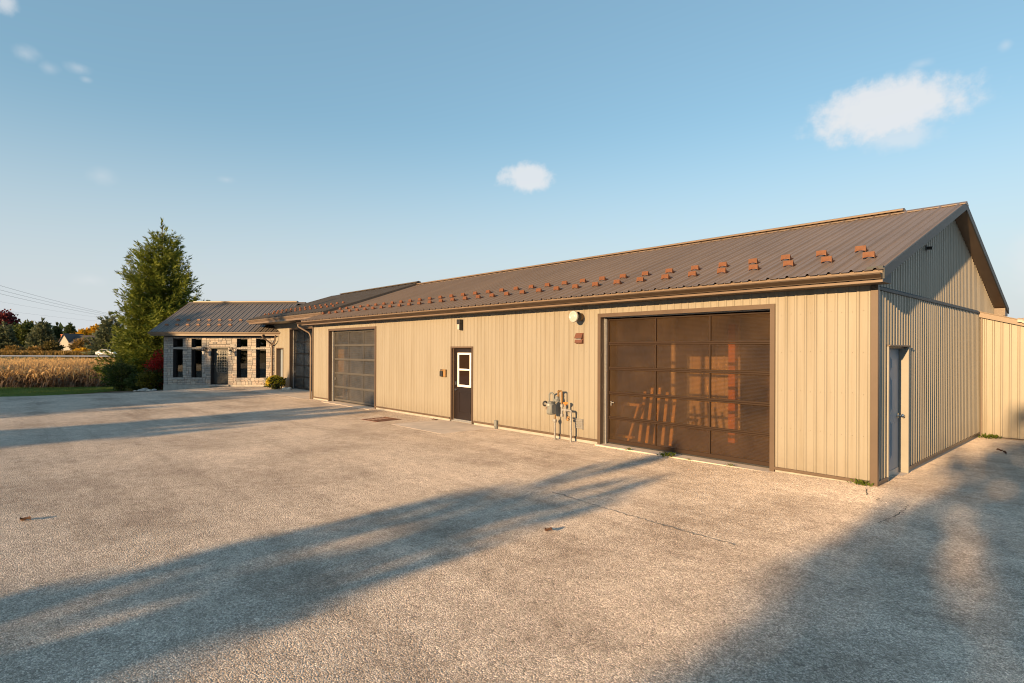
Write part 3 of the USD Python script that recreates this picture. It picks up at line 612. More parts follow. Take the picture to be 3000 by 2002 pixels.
# things standing inside, seen through the glazed doors
tag(MB().box(-3.56, -3.40, 2.42, 2.58, -0.04, 2.6, 0.006).build('steel_column', 'orange_paint'), 'orange steel column standing inside behind the big garage door', 'column')
tag(MB().cyl((-5.0, 2.5, -0.04), (-5.0, 2.5, 2.97), 0.06).build('white_pipe', 'white_paint', smooth=30), 'white vertical pipe inside behind the big garage door', 'pipe')
rng = random.Random(4)
for k in range(5):
    x = -4.98 + 0.2 * k
    tag(MB().prism([(x, 1.0, -0.04), (x + .07, 1.0, -0.04), (x + .07 - .22, 1.55, 1.05 + .12 * math.sin(k)), (x - .22, 1.55, 1.05 + .12 * math.sin(k))], (0, 0, 0), (0, 0.03, 0)).build('plank', 'plank_wood'),
        ['leftmost', 'second from the left', 'middle', 'second from the right', 'rightmost'][k] + ' of five yellowish planks leaning inside the big garage door', 'plank', 'planks leaning inside the big garage door')
sh = MB(); 
for x in (-5.62, -5.2): sh.prism([(x, 0.9, -.04), (x + .05, 0.9, -.04), (x + .18, 1.1, .75), (x + .13, 1.1, .75)], (0, 0, 0), (0, .04, 0))
sh.box(-5.65, -5.05, 0.88, 1.0, 0.02, 0.07).box(-5.5, -4.98, 1.06, 1.16, 0.74, 0.80)
tag(sh.build('sawhorse', 'plank_wood'), 'pale wooden sawhorse inside the big garage door at the left', 'sawhorse')
tag(MB().box(-18.74, -18.24, 0.30, 0.62, 1.10, 2.02, 0.01).box(-18.74, -18.69, 0.50, 0.62, -.04, 1.10).box(-18.29, -18.24, 0.50, 0.62, -.04, 1.10).build('storage_cabinet', 'yellow_paint'), 'yellow cabinet on legs inside the smaller workshop garage door', 'cabinet')
tag(MB().box(-16.9, -15.6, 1.6, 2.6, -0.04, 0.95, .04).box(-16.6, -15.9, 1.8, 2.4, 0.95, 1.2, .04).build('workbench', 'black_frame'), 'dark workbench inside the smaller workshop garage door', 'workbench')

# ------------------------------------------------------------------ connecting workshop (set back, higher eave)
MY = 1.65
mid = thing('connecting_workshop', 'set-back tan metal section with higher eave joining workshop and stone office', 'workshop')
GM, ND = (-27.28, -23.62, -0.05, 3.03), (-29.20, -28.28, -0.02, 2.04)
MSL, MYE, MZE = 0.335, 0.45, 3.62
MZR = MZE + MSL * (YR - MYE)
wall_siding(mid, (0, MY, 0), (1, 0, 0), (0, 0, 1), (0, -1, 0), -30.6, -20.5, 0.03, 3.38, [(GM[0] - .04, GM[1] + .04, GM[2], GM[3] + .04), (ND[0] - .02, ND[1] + .02, ND[2], ND[3] + .02)])
MB().box(-30.6, -20.5, MY + 0.01, MY + 0.1, -0.5, 0.03).build('foundation_wall', 'foundation', mid) if False else None
fm = MB()
for a, c in ((-29.6, ND[0] - .05), (ND[1] + .05, GM[0] - .08), (GM[1] + .08, -20.5)): MB().box(a, c, MY - 0.012, MY + 0.1, -0.5, 0.02).build('foundation_wall', 'foundation', mid)
bm_ = MB()
for a, c in ((-29.6, ND[0] - .05), (ND[1] + .05, GM[0] - .08), (GM[1] + .08, -20.5)): MB().box(a, c, MY - 0.034, MY - 0.001, 0.005, 0.055, .004).build('base_trim', 'brown_trim', mid)
door_trim(mid, GM[0], GM[1], MY, GM[3], GM[2] - .02, 0.19)
MB().box(GM[0] + 0.02, GM[0] + 0.045, MY + 0.125, MY + 0.19, GM[2], GM[3] - .03, .004).build('weather_strip', 'galvanised', mid)
overhead_door(mid, GM[0] + 0.06, GM[1] - 0.02, MY + 0.20, GM[3] - 0.03, GM[2] + 0.04, 5, 3, 'smoke_polycarbonate', 'black_frame')
door_trim(mid, ND[0], ND[1], MY, ND[3], ND[2], 0.20, 0.05)
n_ = MB().box(ND[0] + 0.02, ND[1], MY + 0.2, MY + 0.24, 0.02, ND[3], 0.003).build('service_door', 'door_blue_grey', mid)
MB().box(ND[0], ND[1], MY - 0.01, MY + 0.22, -0.06, 0.015).build('threshold', 'concrete', mid)
rf = MB().prism([(0, MYE, MZE - 0.012), (0, MYE, MZE - 0.05), (0, YR, MZR - 0.05), (0, YR, MZR - 0.012)], (-20.5, 0, 0), (-9.6, 0, 0))
rf.prism([(0, YR, MZR), (0, YR, MZR - .05), (0, 2 * YR - MYE, MZE - .05), (0, 2 * YR - MYE, MZE)], (-20.5, 0, 0), (-9.6, 0, 0))
mroof = rf.build('roof', 'roof_dark', mid)
roof_panels(mroof, -30.12, -20.5, MYE, MZE, MSL, YR, 'roof_dark')
MB().prism([(0, YR - 0.17, MZR - 0.17 * MSL + 0.028), (0, YR, MZR + 0.035), (0, YR + 0.17, MZR - 0.17 * MSL + 0.028), (0, YR, MZR + .01)], (-20.5, 0, 0), (-9.62, 0, 0)).build('ridge_cap', 'roof_dark', mroof)
MB().prism([(0, YR - 0.13, MZR + 0.022), (0, YR - 0.13, MZR + 0.06), (0, YR, MZR + 0.095), (0, YR + 0.13, MZR + 0.06), (0, YR + .13, MZR + 0.022)], (-20.5, 0, 0), (-8.2, 0, 0)).build('ridge_vent', 'roof_dark', mroof)
MB().prism([(0, MYE - .02, MZE - .01), (0, MYE - .02, MZE - .28), (0, YR, MZR - .28), (0, YR, MZR - .01)], (-20.505, 0, 0), (0.012, 0, 0)).build('step_flashing', 'roof_dark', mroof)
gv = guard_mesh(MSL); zm = lambda y: MZE + MSL * (y - MYE)
guards(mroof, -21.35, -29.9, 0.61, 1.75, zm)
guards(mroof, -21.05, -29.9, 0.61, 1.15, zm)
MB().box(-30.1, -20.5, MYE + 0.01, MYE + 0.03, 3.36, MZE - 0.012, .003).build('fascia', 'brown_gutter', mid)
MB().box(-30.1, -20.5, MYE + 0.03, MY - 0.002, 3.37, 3.38).build('eave_soffit', 'brown_trim', mid)
gutter(MB(), -30.2, -20.55, MYE + 0.01, 3.565, 0.11, 0.10).build('gutter', 'brown_gutter', mid)
rk = MB(); rk.prism([(0, MYE, MZE + .012), (0, MYE, MZE - .14), (0, YR, MZR - .14), (0, YR, MZR + .012)], (-30.14, 0, 0), (0.025, 0, 0)); rk.build('rake_trim', 'brown_trim', mid)
MB().box(-30.1, -20.5, 9.9, 9.93, -.1, 3.5).prism([(-20.52, 1.7, 3.0), (-20.52, YR * 2 - 1.7, 3.0), (-20.52, YR, MZR - .08)], (0, 0, 0), (.02, 0, 0)).build('back_wall', 'tan_siding', mid)
MB().box(-30.0, -20.52, MY + 0.3, 9.9, -0.12, -0.04).build('floor_slab', 'interior_floor', mid)
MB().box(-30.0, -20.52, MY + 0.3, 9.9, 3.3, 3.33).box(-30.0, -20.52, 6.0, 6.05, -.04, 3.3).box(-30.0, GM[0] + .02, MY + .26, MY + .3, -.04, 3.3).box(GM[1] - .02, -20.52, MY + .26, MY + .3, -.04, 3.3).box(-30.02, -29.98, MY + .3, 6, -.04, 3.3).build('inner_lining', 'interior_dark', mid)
tag(MB().box(-26.5, -26.1, 2.5, 2.9, -0.04, 2.4, .01).build('steel_column', 'rust'), 'brown upright post inside the set-back garage door', 'column')

# ------------------------------------------------------------------ stone office wing, turned 45 degrees
OX, OY = -31.7, -0.54
office = thing('stone_office', 'low office wing of squared pale stone with dark windows and ribbed roof', 'office', (OX, OY, 0), 45.0)
x0, x1, zt = -3.26, 3.10, 2.76
openings = [(-2.72, -2.15, 0.38, 2.60), (-1.65, -1.08, 0.38, 2.60), (0.93, 1.55, 0.38, 2.60), (2.02, 2.61, 0.38, 2.60), (-0.56, 0.46, 0.0, 2.13)]
wallm = MB()      # mortar backing, with the openings left out
xs = sorted({x0, x1, *[c for o in openings for c in o[:2]]})
for a, c in zip(xs[:-1], xs[1:]):
    o = [q for q in openings if q[0] <= (a + c) / 2 <= q[1]]
    if o:
        if o[0][2] > 0.05: wallm.box(a, c, 0.012, 0.26, 0.03, o[0][2])
        wallm.box(a, c, 0.012, 0.26, o[0][3], zt)
    else:
        wallm.box(a, c, 0.012, 0.26, 0.03, zt)
wall = wallm.build('stone_wall', 'mortar', office)
rng = random.Random(11)
cw, ch, gap = 0.05, 0.0985, 0.0135
nx, nz = int(round((x1 - x0) / cw)), int((zt - 0.03) / ch)
occ = np.zeros((nz, nx), bool)
for o in openings:
    i0, i1 = int(round((o[0] - x0) / cw)), int(round((o[1] - x0) / cw)); j0, j1 = int(round((o[2] - 0.03) / ch)), int(round((o[3] - 0.03) / ch))
    occ[max(j0, 0):j1, i0:i1] = True
occ[int(round((2.13 - .03) / ch)):int(round((2.25 - .03) / ch)), int(round((-.66 - x0) / cw)):int(round((.56 - x0) / cw))] = True
stones = []
for j in range(nz):
    i = 0
    while i < nx:
        if occ[j, i]: i += 1; continue
        run = 0
        while i + run < nx and not occ[j, i + run] and run < 9: run += 1
        w = min(run, rng.choice([3, 4, 4, 5, 5, 6, 7]))
        if run - w in (1, 2): w = run if run <= 7 else w - 1
        h = 2 if rng.random() < 0.22 and w >= 3 and w <= 6 and j + 1 < nz and not occ[j + 1, i:i + w].any() else 1
        occ[j:j + h, i:i + w] = True; stones.append((i, j, w, h)); i += w
def stone(m, xa, xb, za, zb, d):
    bb = 0.008
    v = [(xa, 0.014, za), (xb, 0.014, za), (xb, 0.014, zb), (xa, 0.014, zb), (xa, -d + bb, za), (xb, -d + bb, za), (xb, -d + bb, zb), (xa, -d + bb, zb), (xa + bb, -d, za + bb), (xb - bb, -d, za + bb), (xb - bb, -d, zb - bb), (xa + bb, -d, zb - bb)]
    f = [(8, 9, 10, 11), (4, 5, 9, 8), (5, 6, 10, 9), (6, 7, 11, 10), (7, 4, 8, 11), (0, 1, 5, 4), (1, 2, 6, 5), (2, 3, 7, 6), (3, 0, 4, 7)]
    return m.add(v, f)
stones.sort(key=lambda s: -s[2] * s[3])
rest = MB()
for k, (i, j, w, h) in enumerate(stones):
    xa, xb, za, zb = x0 + i * cw + gap / 2, x0 + (i + w) * cw - gap / 2, 0.03 + j * ch + gap / 2, 0.03 + (j + h) * ch - gap / 2
    if k < 295: stone(MB(), xa, xb, za, zb, rng.uniform(0.006, 0.022)).build('stone', rng.choice(STONES), wall)
    else: stone(rest, xa, xb, za, zb, rng.uniform(0.006, 0.02))
if rest.n: rest.build('small_stone', 'stone_grey', wall, kind='stuff')
# soldier courses over the door and between window and transom
sc = MB()
for k in range(14): stone(sc, -0.65 + k * 0.086 + .004, -0.65 + (k + 1) * 0.086 - .004, 2.137, 2.245, rng.uniform(.01, .02))
sc.build('door_lintel', 'stone_sand', office)
MB().box(x0 - 0.01, x1, -0.008, 0.25, -1.0, 0.03).box(x0 - .012, x0 + .25, .25, 6.2, -1.0, 0.03).build('foundation_wall', 'foundation', office)
for o in openings[:4]:
    a, c = o[:2]
    lb = MB()
    for k in range(6):
        w = (c - a) / 6; stone(lb, a + k * w + .004, a + (k + 1) * w - .004, 2.015, 2.085, 0.012)
    lb.box(a, c, 0.014, 0.2, 2.0, 2.10)
    lb.build('window_lintel', 'sill_stone', office)
    for za, zb in ((0.38, 2.0), (2.10, 2.60)):
        wd = MB(); f = 0.055; y0, y1 = 0.17, 0.235
        wd.box(a, a + f, y0, y1, za, zb).box(c - f, c, y0, y1, za, zb).box(a + f, c - f, y0 + .001, y1, zb - f, zb).box(a + f, c - f, y0 + .001, y1, za, za + f)
        wd.box(a - .001, a + 0.012, 0.0, y0, za, zb).box(c - 0.012, c + .001, 0.0, y0, za, zb)
        w = wd.build('window', 'black_frame', office)
        MB().box(a + f, c - f, 0.205, 0.212, za + f, zb - f).build('pane', 'window_glass', w)
    MB().box(a - 0.09, c + 0.09, -0.055, 0.2, 0.31, 0.378, 0.006).build('window_sill', 'sill_stone', office)
# office door
MB().box(-0.56, -0.53, -0.004, 0.30, 0.0, 2.13).box(0.43, 0.46, -0.004, 0.30, 0.0, 2.13).box(-0.53, 0.43, -0.003, 0.30, 2.09, 2.13).build('door_frame', 'black_frame', office)
MB().box(-0.53, 0.43, 0.0, 0.3, 2.055, 2.08, .004).build('door_head_strip', 'cream_paint', office)
od = MB().box(-0.53, 0.43, 0.25, 0.295, 0.07, 2.05, .003).build('front_door', 'black_door', office)
MB().box(-0.40, 0.32, 0.235, 0.25, 0.66, 1.96, .004).build('lite_frame', 'black_door', od)
MB().box(-0.345, 0.265, 0.228, 0.234, 0.72, 1.90).build('pane', 'leaded_glass', od)
ld = MB()
for x in (-0.345, -0.30, -0.17, -0.04, 0.09, 0.215, 0.26): ld.box(x - .003, x + .003, 0.222, 0.229, 0.72, 1.90)
for z in (0.725, 0.79, 0.86, 0.97, 1.03, 1.16, 1.27, 1.45, 1.58, 1.66, 1.74, 1.83, 1.895): ld.box(-0.345, 0.265, 0.221, 0.2285, z - .003, z + .003)
ld.build('lead_came', 'galvanised', od)
for a, c in ((-0.38, -0.10), (0.04, 0.32)): MB().box(a, c, 0.240, 0.25, 0.22, 0.54, .003).box(a + .03, c - .03, 0.232, 0.242, 0.25, 0.51, .003).build('raised_panel', 'black_door', od)
MB().box(-0.505, -0.455, 0.22, 0.25, 1.12, 1.24, .006).cyl((-0.48, 0.25, 1.0), (-0.48, 0.2, 1.0), 0.03).box(-0.49, -0.39, 0.19, 0.205, 0.99, 1.012, .005).build('handle', 'chrome', od, smooth=30)
MB().box(-0.60, 0.52, -0.10, 0.3, -0.06, 0.02, .004).build('door_step', 'sill_stone', office)
# office shell behind
MB().box(x0, x0 + 0.02, 0.26, 6.1, 0.03, zt).prism([(x0, -0.05, zt), (x0, 6.1, zt), (x0, 3.03, 4.6)], (0, 0, 0), (0.02, 0, 0)).box(x0, 4.0, 6.1, 6.12, -.3, zt).build('end_wall', 'stone_grey', office)
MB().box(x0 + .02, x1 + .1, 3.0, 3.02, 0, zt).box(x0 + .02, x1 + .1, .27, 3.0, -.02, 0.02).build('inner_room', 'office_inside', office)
OSL, OYE, OZE, OYR = 0.53, -0.50, 2.965, 3.03
OZR = OZE + OSL * (OYR - OYE)
OT = lambda yl: 3.06 - yl if yl < 1.6 else 3.06 - 1.6 + (yl - 1.6) * 2.0      # right edge: runs into the wall of the connecting section below its eave, over its roof above
orf = MB()
orf.add([(-3.72, OYE, OZE - .02), (OT(OYE), OYE, OZE - .02), (OT(1.2), 1.2, OZE + OSL * (1.2 - OYE) - .02), (-3.72, 1.2, OZE + OSL * (1.2 - OYE) - .02)], [(0, 1, 2, 3)])
orf.prism([(-3.72, OYE, OZE - .02), (-3.72, OYE, OZE - .07), (-3.72, OYR, OZR - .07), (-3.72, OYR, OZR - .02)], (0, 0, 0), (0.05, 0, 0))
orf.prism([(-3.72, OYR, OZR), (-3.72, OYR, OZR - .05), (-3.72, 2 * OYR - OYE, OZE - .05), (-3.72, 2 * OYR - OYE, OZE)], (0, 0, 0), (7.4, 0, 0))
oroof = orf.build('roof', 'roof_grey', office)
c_ = 1 / math.hypot(1, OSL); oV, oN = np.array([0, c_, OSL * c_]), np.array([0, -OSL * c_, c_])
def yend(u):       # how far up the slope (plan y) the sheet at u runs before it meets the connecting section
    return OYR if u <= 3.0 else max(OYE + 0.02, min(OYR, 3.06 - u + 0.0)) if u > 3.0 else OYR
x = -3.72
while x < 3.60:
    xe = min(x + 0.915, 3.60); m = MB()
    prof = rib_profile(x, xe, phase=-3.6, **RIB)
    def v_top(u):
        yl = OYR if u < 0.9 else None
        if yl is None:
            # below the eave of the connecting section the slope is cut by its wall; sheets that pass the eave corner carry on above its roof
            yl = OYR if u < 3.15 else max(OYE, 3.66 - u - 0.5)
        return (yl - OYE) / c_
    sheet(m, (0, OYE, OZE), (1, 0, 0), oV, oN, prof, -0.04, v_top); m.build('roof_panel', 'roof_grey', oroof); x = xe
MB().prism([(0, OYR - .2, OZR - .2 * OSL + .03), (0, OYR, OZR + .04), (0, OYR + .2, OZR - .2 * OSL + .03), (0, OYR, OZR + .01)], (-3.74, 0, 0), (7.3, 0, 0)).build('ridge_cap', 'roof_grey', oroof)
MB().prism([(0, OYR - .14, OZR + .02), (0, OYR - .14, OZR + .085), (0, OYR, OZR + .11), (0, OYR + .14, OZR + .085), (0, OYR + .14, OZR + .02)], (-3.38, 0, 0), (6.43, 0, 0)).build('ridge_vent', 'brown_gutter', oroof)
gv = guard_mesh(OSL); zo = lambda y: OZE + OSL * (y - OYE)
for k in range(7): place(gv, (-3.2 + .61 * k, 0.15, zo(.15) + .006)).build('snow_guard', 'guard_rust', oroof)
for k in range(7): place(gv, (-2.9 + .61 * k, 0.72, zo(.72) + .006)).build('snow_guard', 'guard_rust', oroof)
MB().prism([(0, OYE, OZE + .012), (0, OYE, OZE - .15), (0, OYR, OZR - .15), (0, OYR, OZR + .012)], (-3.745, 0, 0), (0.025, 0, 0)).build('rake_trim', 'brown_trim', office)
MB().box(-3.70, 3.58, OYE + .01, OYE + .03, 2.74, OZE - .02, .003).build('fascia', 'brown_gutter', office)
MB().box(-3.70, 3.3, OYE + .03, 0.012, 2.745, 2.755).box(-3.7, x0, .012, 2.6, 2.745, 2.755).build('eave_soffit', 'brown_trim', office)
gutter(MB(), -3.78, 3.66, OYE + .01, 2.94, 0.12, 0.115).build('gutter', 'brown_gutter', office)
MB().tube(tube_path([(2.66, -.56, 2.82), (2.66, -.56, 2.68), (2.93, -.06, 2.30), (2.95, -.05, 2.15), (2.95, -.05, 0.0)]), 0.042, 8).tube(tube_path([(3.35, -.5, 2.78), (3.33, -.45, 2.45), (2.98, -.06, 2.22)]), 0.03, 8).build('downspout', 'brown_gutter', office, smooth=True)

# lanterns by the office door
def lantern(lx, label):
    A = np.array([math.cos(math.pi / 4), math.sin(math.pi / 4)])
    t = thing('wall_lantern', label, 'lantern', (OX + A[0] * lx, OY + A[1] * lx, 0), 45.0, 'lanterns beside the office door')
    MB().box(-0.05, 0.05, -0.04, -0.015, 1.78, 2.05, .01).tube(tube_path([(0, -.03, 1.98), (0, -.12, 2.08), (0, -.22, 2.08), (0, -.26, 2.0)]), 0.016, 6).tube(tube_path([(0, -.05, 1.85), (-.09, -.1, 1.98), (-.14, -.12, 2.14), (-.1, -.14, 2.06)]), 0.012, 6).tube(tube_path([(0, -.1, 2.05), (.09, -.16, 2.12), (.13, -.2, 2.04)]), 0.012, 6).build('bracket', 'black_frame', t, smooth=30)
    MB().lathe([(0.0, 0.30), (0.03, 0.28), (0.10, 0.20), (0.105, 0.19), (0.0, 0.19)], (0, -.26, 1.70), sides=8).lathe([(0, 0), (0.06, 0), (0.065, 0.02), (0, 0.02)], (0, -.26, 1.69), sides=8).build('lantern_cap', 'black_frame', t)
    MB().lathe([(0.058, 0.02), (0.098, 0.19)], (0, -.26, 1.70), sides=8).build('glass', 'lantern_glass', t)
lantern(-0.80, 'black scrolled wall lantern on stone left of the office door')
lantern(0.70, 'black scrolled wall lantern on stone right of the office door')

# ------------------------------------------------------------------ lean-to at the far end of the gable wall
lean = thing('lean_to', 'tan metal lean-to with sloping brown edge against the gable wall', 'lean-to')
LY = 7.95; ltop = lambda u: 2.86 - 0.30 * u
wall_siding(lean, (0, LY, 0), (1, 0, 0), (0, 0, 1), (0, -1, 0), 0.07, 4.8, -0.02, lambda u: ltop(u) + .03, [], phase=0.12)
MB().prism([(-0.01, LY - .09, 2.975), (-0.01, LY - .09, 2.855), (4.9, LY - .09, 1.385), (4.9, LY - .09, 1.505)], (0, 0, 0), (0, 0.09, 0)).build('rake_trim', 'brown_gutter', lean)
MB().prism([(-0.02, LY - .11, 3.0), (-0.02, LY - .11, 2.98), (4.95, LY - .11, 1.49), (4.95, LY - .11, 1.51)], (0, 0, 0), (0, 4.2, 0)).build('roof', 'roof_brown', lean)
MB().box(0.036, 0.068, LY - .03, LY, -0.09, 2.84).build('corner_trim', 'brown_trim', lean)
MB().box(0.07, 4.8, LY - .02, LY, -.1, -0.03, .003).build('base_trim', 'brown_trim', lean)
MB().box(4.78, 4.8, LY, 11.9, -0.1, 1.5).box(0.07, 4.8, 11.9, 11.92, -.1, 1.5).build('end_wall', 'tan_siding', lean)
tp = MB(); rg = np.random.default_rng(3); uu = np.linspace(0.72, 3.2, 34)
top = [(u, LY - .15, 2.98 - .3 * u + .05 + rg.uniform(-.02, .05)) for u in uu]; bot = [(u, LY - .16 - rg.uniform(0, .04), 2.98 - .3 * u - .06 + rg.uniform(-.04, .03)) for u in uu]; bk = [(u, LY + .6, 2.98 - .3 * u + .03) for u in uu]
n = len(uu); tp.add(np.array(bk + top + bot), [(r * n + i, r * n + i + 1, (r + 1) * n + i + 1, (r + 1) * n + i) for r in range(2) for i in range(n - 1)])
tag(tp.build('tarp', 'tarp', smooth=True), 'crumpled pale tarp on the edge of the lean-to roof', 'tarp')

# ------------------------------------------------------------------ fittings on the workshop wall
t = thing('wall_light', 'black box light with pale lens above the brown entry door', 'wall light', (-10.25, 0, 2.72))
MB().box(-.075, .075, -.13, -.014, 0.02, .15, .008).box(.045, .075, -.13, -.014, -.15, .02, .004).build('housing', 'black_plastic', t)
MB().box(-.07, .044, -.115, -.014, -.14, .02, .012).build('lens', 'lamp_lens', t)
t = thing('exhaust_pipe', 'round pipe with white cap poking out of the siding above the brown hood', 'exhaust pipe', (-5.80, 0, 2.76))
MB().cyl((0, -.012, 0), (0, -.14, 0), 0.085, 20).build('pipe', 'box_brown', t, smooth=30)
MB().cyl((0, -.12, 0), (0, -.245, 0), 0.112, 24).build('collar', 'black_plastic', t, smooth=30)
MB().lathe([(0, .05), (.055, .052), (.075, .04), (.085, .045), (.122, .035), (.13, .02), (.13, 0), (.118, -.01), (0.0, -.01)], (0, -.25, 0), (0, -1, 0), 28).build('cap', 'lamp_lens', t, smooth=40)
t = thing('vent_hood', 'square reddish brown vent hood high on the wall left of the big door', 'vent hood', (-5.83, 0, 2.28))
MB().box(-.115, .115, -.03, -.012, -.12, .12, .004).build('back_plate', 'vent_rust', t)
MB().prism([(-.105, -.03, .105), (-.105, -.045, .105), (-.105, -.09, .0), (-.105, -.03, .0)], (0, 0, 0), (.21, 0, 0)).prism([(-.105, -.03, -.03), (-.105, -.06, -.03), (-.105, -.08, -.1), (-.105, -.03, -.11)], (0, 0, 0), (.21, 0, 0)).build('hood', 'vent_rust', t)
MB().box(-.10, .06, -.05, -.03, -.028, -.008).build('damper', 'galvanised', t)
t = thing('louvre_vent', 'small white louvred vent low on the wall beside the gas meter', 'louvre vent', (-5.83, 0, 0.36))
MB().box(-.11, -.095, -.05, -.012, -.11, .11).box(.095, .115, -.055, -.012, -.12, .11).box(-.095, .095, -.049, -.012, .095, .11).box(-.095, .095, -.02, -.012, -.11, .095).build('frame', 'galvanised', t)
for k in range(5): MB().prism([(-.095, -.02, .09 - .04 * k), (-.095, -.055, .058 - .04 * k), (-.095, -.05, .055 - .04 * k), (-.095, -.02, .082 - .04 * k)], (0, 0, 0), (.19, 0, 0)).build('slat', 'pipe_white', t)
t = thing('keypad_box', 'small brown box with black key safe left of the entry door', 'key box', (-11.09, 0, 1.33))
MB().box(-.13, .13, -.06, -.012, -.11, .11, .006).build('box', 'box_brown', t)
MB().box(-.11, .02, -.10, -.06, -.10, .06, .012).tube(tube_path([(-.08, -.09, .05), (-.08, -.09, .10), (-.0, -.09, .10), (-.0, -.09, .05)]), .008, 6).build('key_safe', 'black_plastic', t)
MB().cyl((-.045, -.1, -.07), (-.045, -.105, -.07), .012, 10).build('button', 'chrome', t)
t = thing('conduit_stub', 'short grey conduit stub at the wall foot right of the entry door', 'conduit', (-8.69, -0.05, -0.05))
MB().box(-.05, .05, -.035, .035, 0, .22, .012).build('sleeve', 'meter_grey', t)
MB().cyl((0, -.045, -.02), (0, -.045, .07), .022, 8).build('cap', 'pipe_white', t)

t = thing('gable_sensor', 'small black fixture high on the upper gable wall near the rake', 'sensor', (-0.035, 3.05, 3.93))
MB().box(0, .02, -.05, .05, -.05, .05, .004).cyl((.02, 0, 0), (.10, 0, -.01), .03, 10).build('housing', 'black_plastic', t)
# gas meter set
t = thing('gas_meter', 'grey gas meter with white and yellow pipes on the wall', 'gas meter', (-6.40, -0.20, 0))
MB().box(-.155, .02, -.17, .03, .53, .80, .035).box(-.14, .0, -.15, .02, .79, .83, .015).build('body', 'meter_grey', t, smooth=40)
MB().box(-.14, -.02, -.182, -.168, .735, .785, .01).build('index_window', 'lamp_lens', t)
MB().box(-.12, -.09, -.185, -.18, .75, .768).box(-.145, -.10, -.175, -.168, .685, .70).box(-.15, -.10, -.175, -.168, .655, .668).build('tag', 'vent_rust', t)
MB().lathe([(0, .0), (.06, .0), (.065, .03), (.05, .10), (.02, .125), (0, .125)], (.07, -.02, .83), sides=14).box(.03, .115, -.09, -.02, .84, .90, .01).build('regulator_head', 'meter_grey', t, smooth=40)
MB().tube(tube_path([(-.20, 0, .78), (-.20, 0, .99), (-.14, 0, 1.03), (-.06, 0, .99), (-.06, 0, .80)]), .021, 8).build('inlet_loop', 'meter_grey', t, smooth=True)
MB().tube(tube_path([(.085, 0, .93), (.085, 0, 1.08), (.20, 0, 1.08), (.20, 0, .75)]), .021, 8).cyl((.085, 0, .97), (.085, 0, 1.0), .03, 8).cyl((.085, 0, 1.05), (.11, 0, 1.08), .03, 8).build('yellow_loop', 'pipe_yellow', t, smooth=True)
MB().lathe([(0, -.06), (.05, -.05), (.06, -.02), (.045, .02), (.07, .03), (.04, .06), (0, .07)], (-.28, -.04, .76), (0.3, -1, .2), 10).box(-.33, -.22, -.05, 0, .72, .80, .02).build('regulator', 'black_plastic', t, smooth=30)
MB().tube([(-.25, 0, .72), (-.22, 0, .62)], .018, 6).cyl((-.01, 0, .38), (0.0, 0, .53), .014, 8).build('brass_fitting', 'pipe_yellow', t)
MB().cyl((-.02, 0, -.10), (-.02, 0, .40), .022, 10).lathe([(0, -.05), (.03, -.05), (.045, -.01), (.045, .02), (.03, .05), (0, .05)], (-.02, 0, .38), sides=10).cyl((-.07, -.02, .385), (.03, -.02, .385), .016, 8).cyl((-.02, 0, -.06), (-.02, 0, -.02), .04, 8).build('riser', 'pipe_white', t, smooth=40)
w = MB()
w.tube(tube_path([(.20, 0, .78), (.20, 0, .50)]), .027, 8).cyl((.20, 0, .72), (.20, 0, .78), .042, 10).cyl((.20, 0, .50), (.20, 0, .56), .038, 10).tube(tube_path([(.20, 0, .655), (.40, 0, .655), (.475, 0, .655), (.475, 0, .56), (.475, 0, -.12)]), .024, 8).cyl((.31, 0, .46), (.31, 0, .80), .022, 8).cyl((.31, 0, .62), (.31, 0, .69), .034, 10).cyl((.27, 0, .655), (.36, 0, .655), .032, 10).cyl((.31, 0, .45), (.31, 0, .49), .032, 8).cyl((.475, 0, .60), (.475, 0, .65), .03, 8)
w.build('outlet_pipe', 'pipe_white', t, smooth=40)
MB().lathe([(0, 0), (.02, 0), (.05, .05), (.06, .055), (0, .055)], (.33, -.02, .77), (0.3, -.3, 1), 12).build('relief_valve', 'orange_paint', t, smooth=30)
MB().box(.37, .45, -.02, .02, .49, .52).lathe([(0, 0), (.03, 0), (.035, .05), (0, .06)], (.43, -.02, .46), (0, -1, 0), 8).build('shut_off', 'box_brown', t)

# drain grate in the asphalt
t = thing('drain_grate', 'rusty square drain grate set in the asphalt near the entry door', 'drain grate', (-12.38, -1.34, float(ground_z(-12.4, -1.3)) - 0.02), 4.0)
fr = MB(); s = 0.42
fr.box(-s, s, -s, -s + .05, -.02, .03).box(-s, s, s - .05, s, -.02, .03).box(-s, -s + .05, -s + .05, s - .05, -.02, .03).box(s - .05, s, -s + .05, s - .05, -.02, .03).build('frame', 'rust', t)
MB().box(-s + .05, s - .05, -s + .05, s - .05, -.2, -.06).build('pit', 'black_plastic', t)
MB().box(0.02, s - .05, -s + .05, s - .05, .008, .028, .003).build('plate', 'rust', t)
for k in range(6): MB().box(-s + .05, 0.02, -s + .07 + .125 * k, -s + .125 + .125 * k, .004, .027, .003).build('bar', 'rust', t)

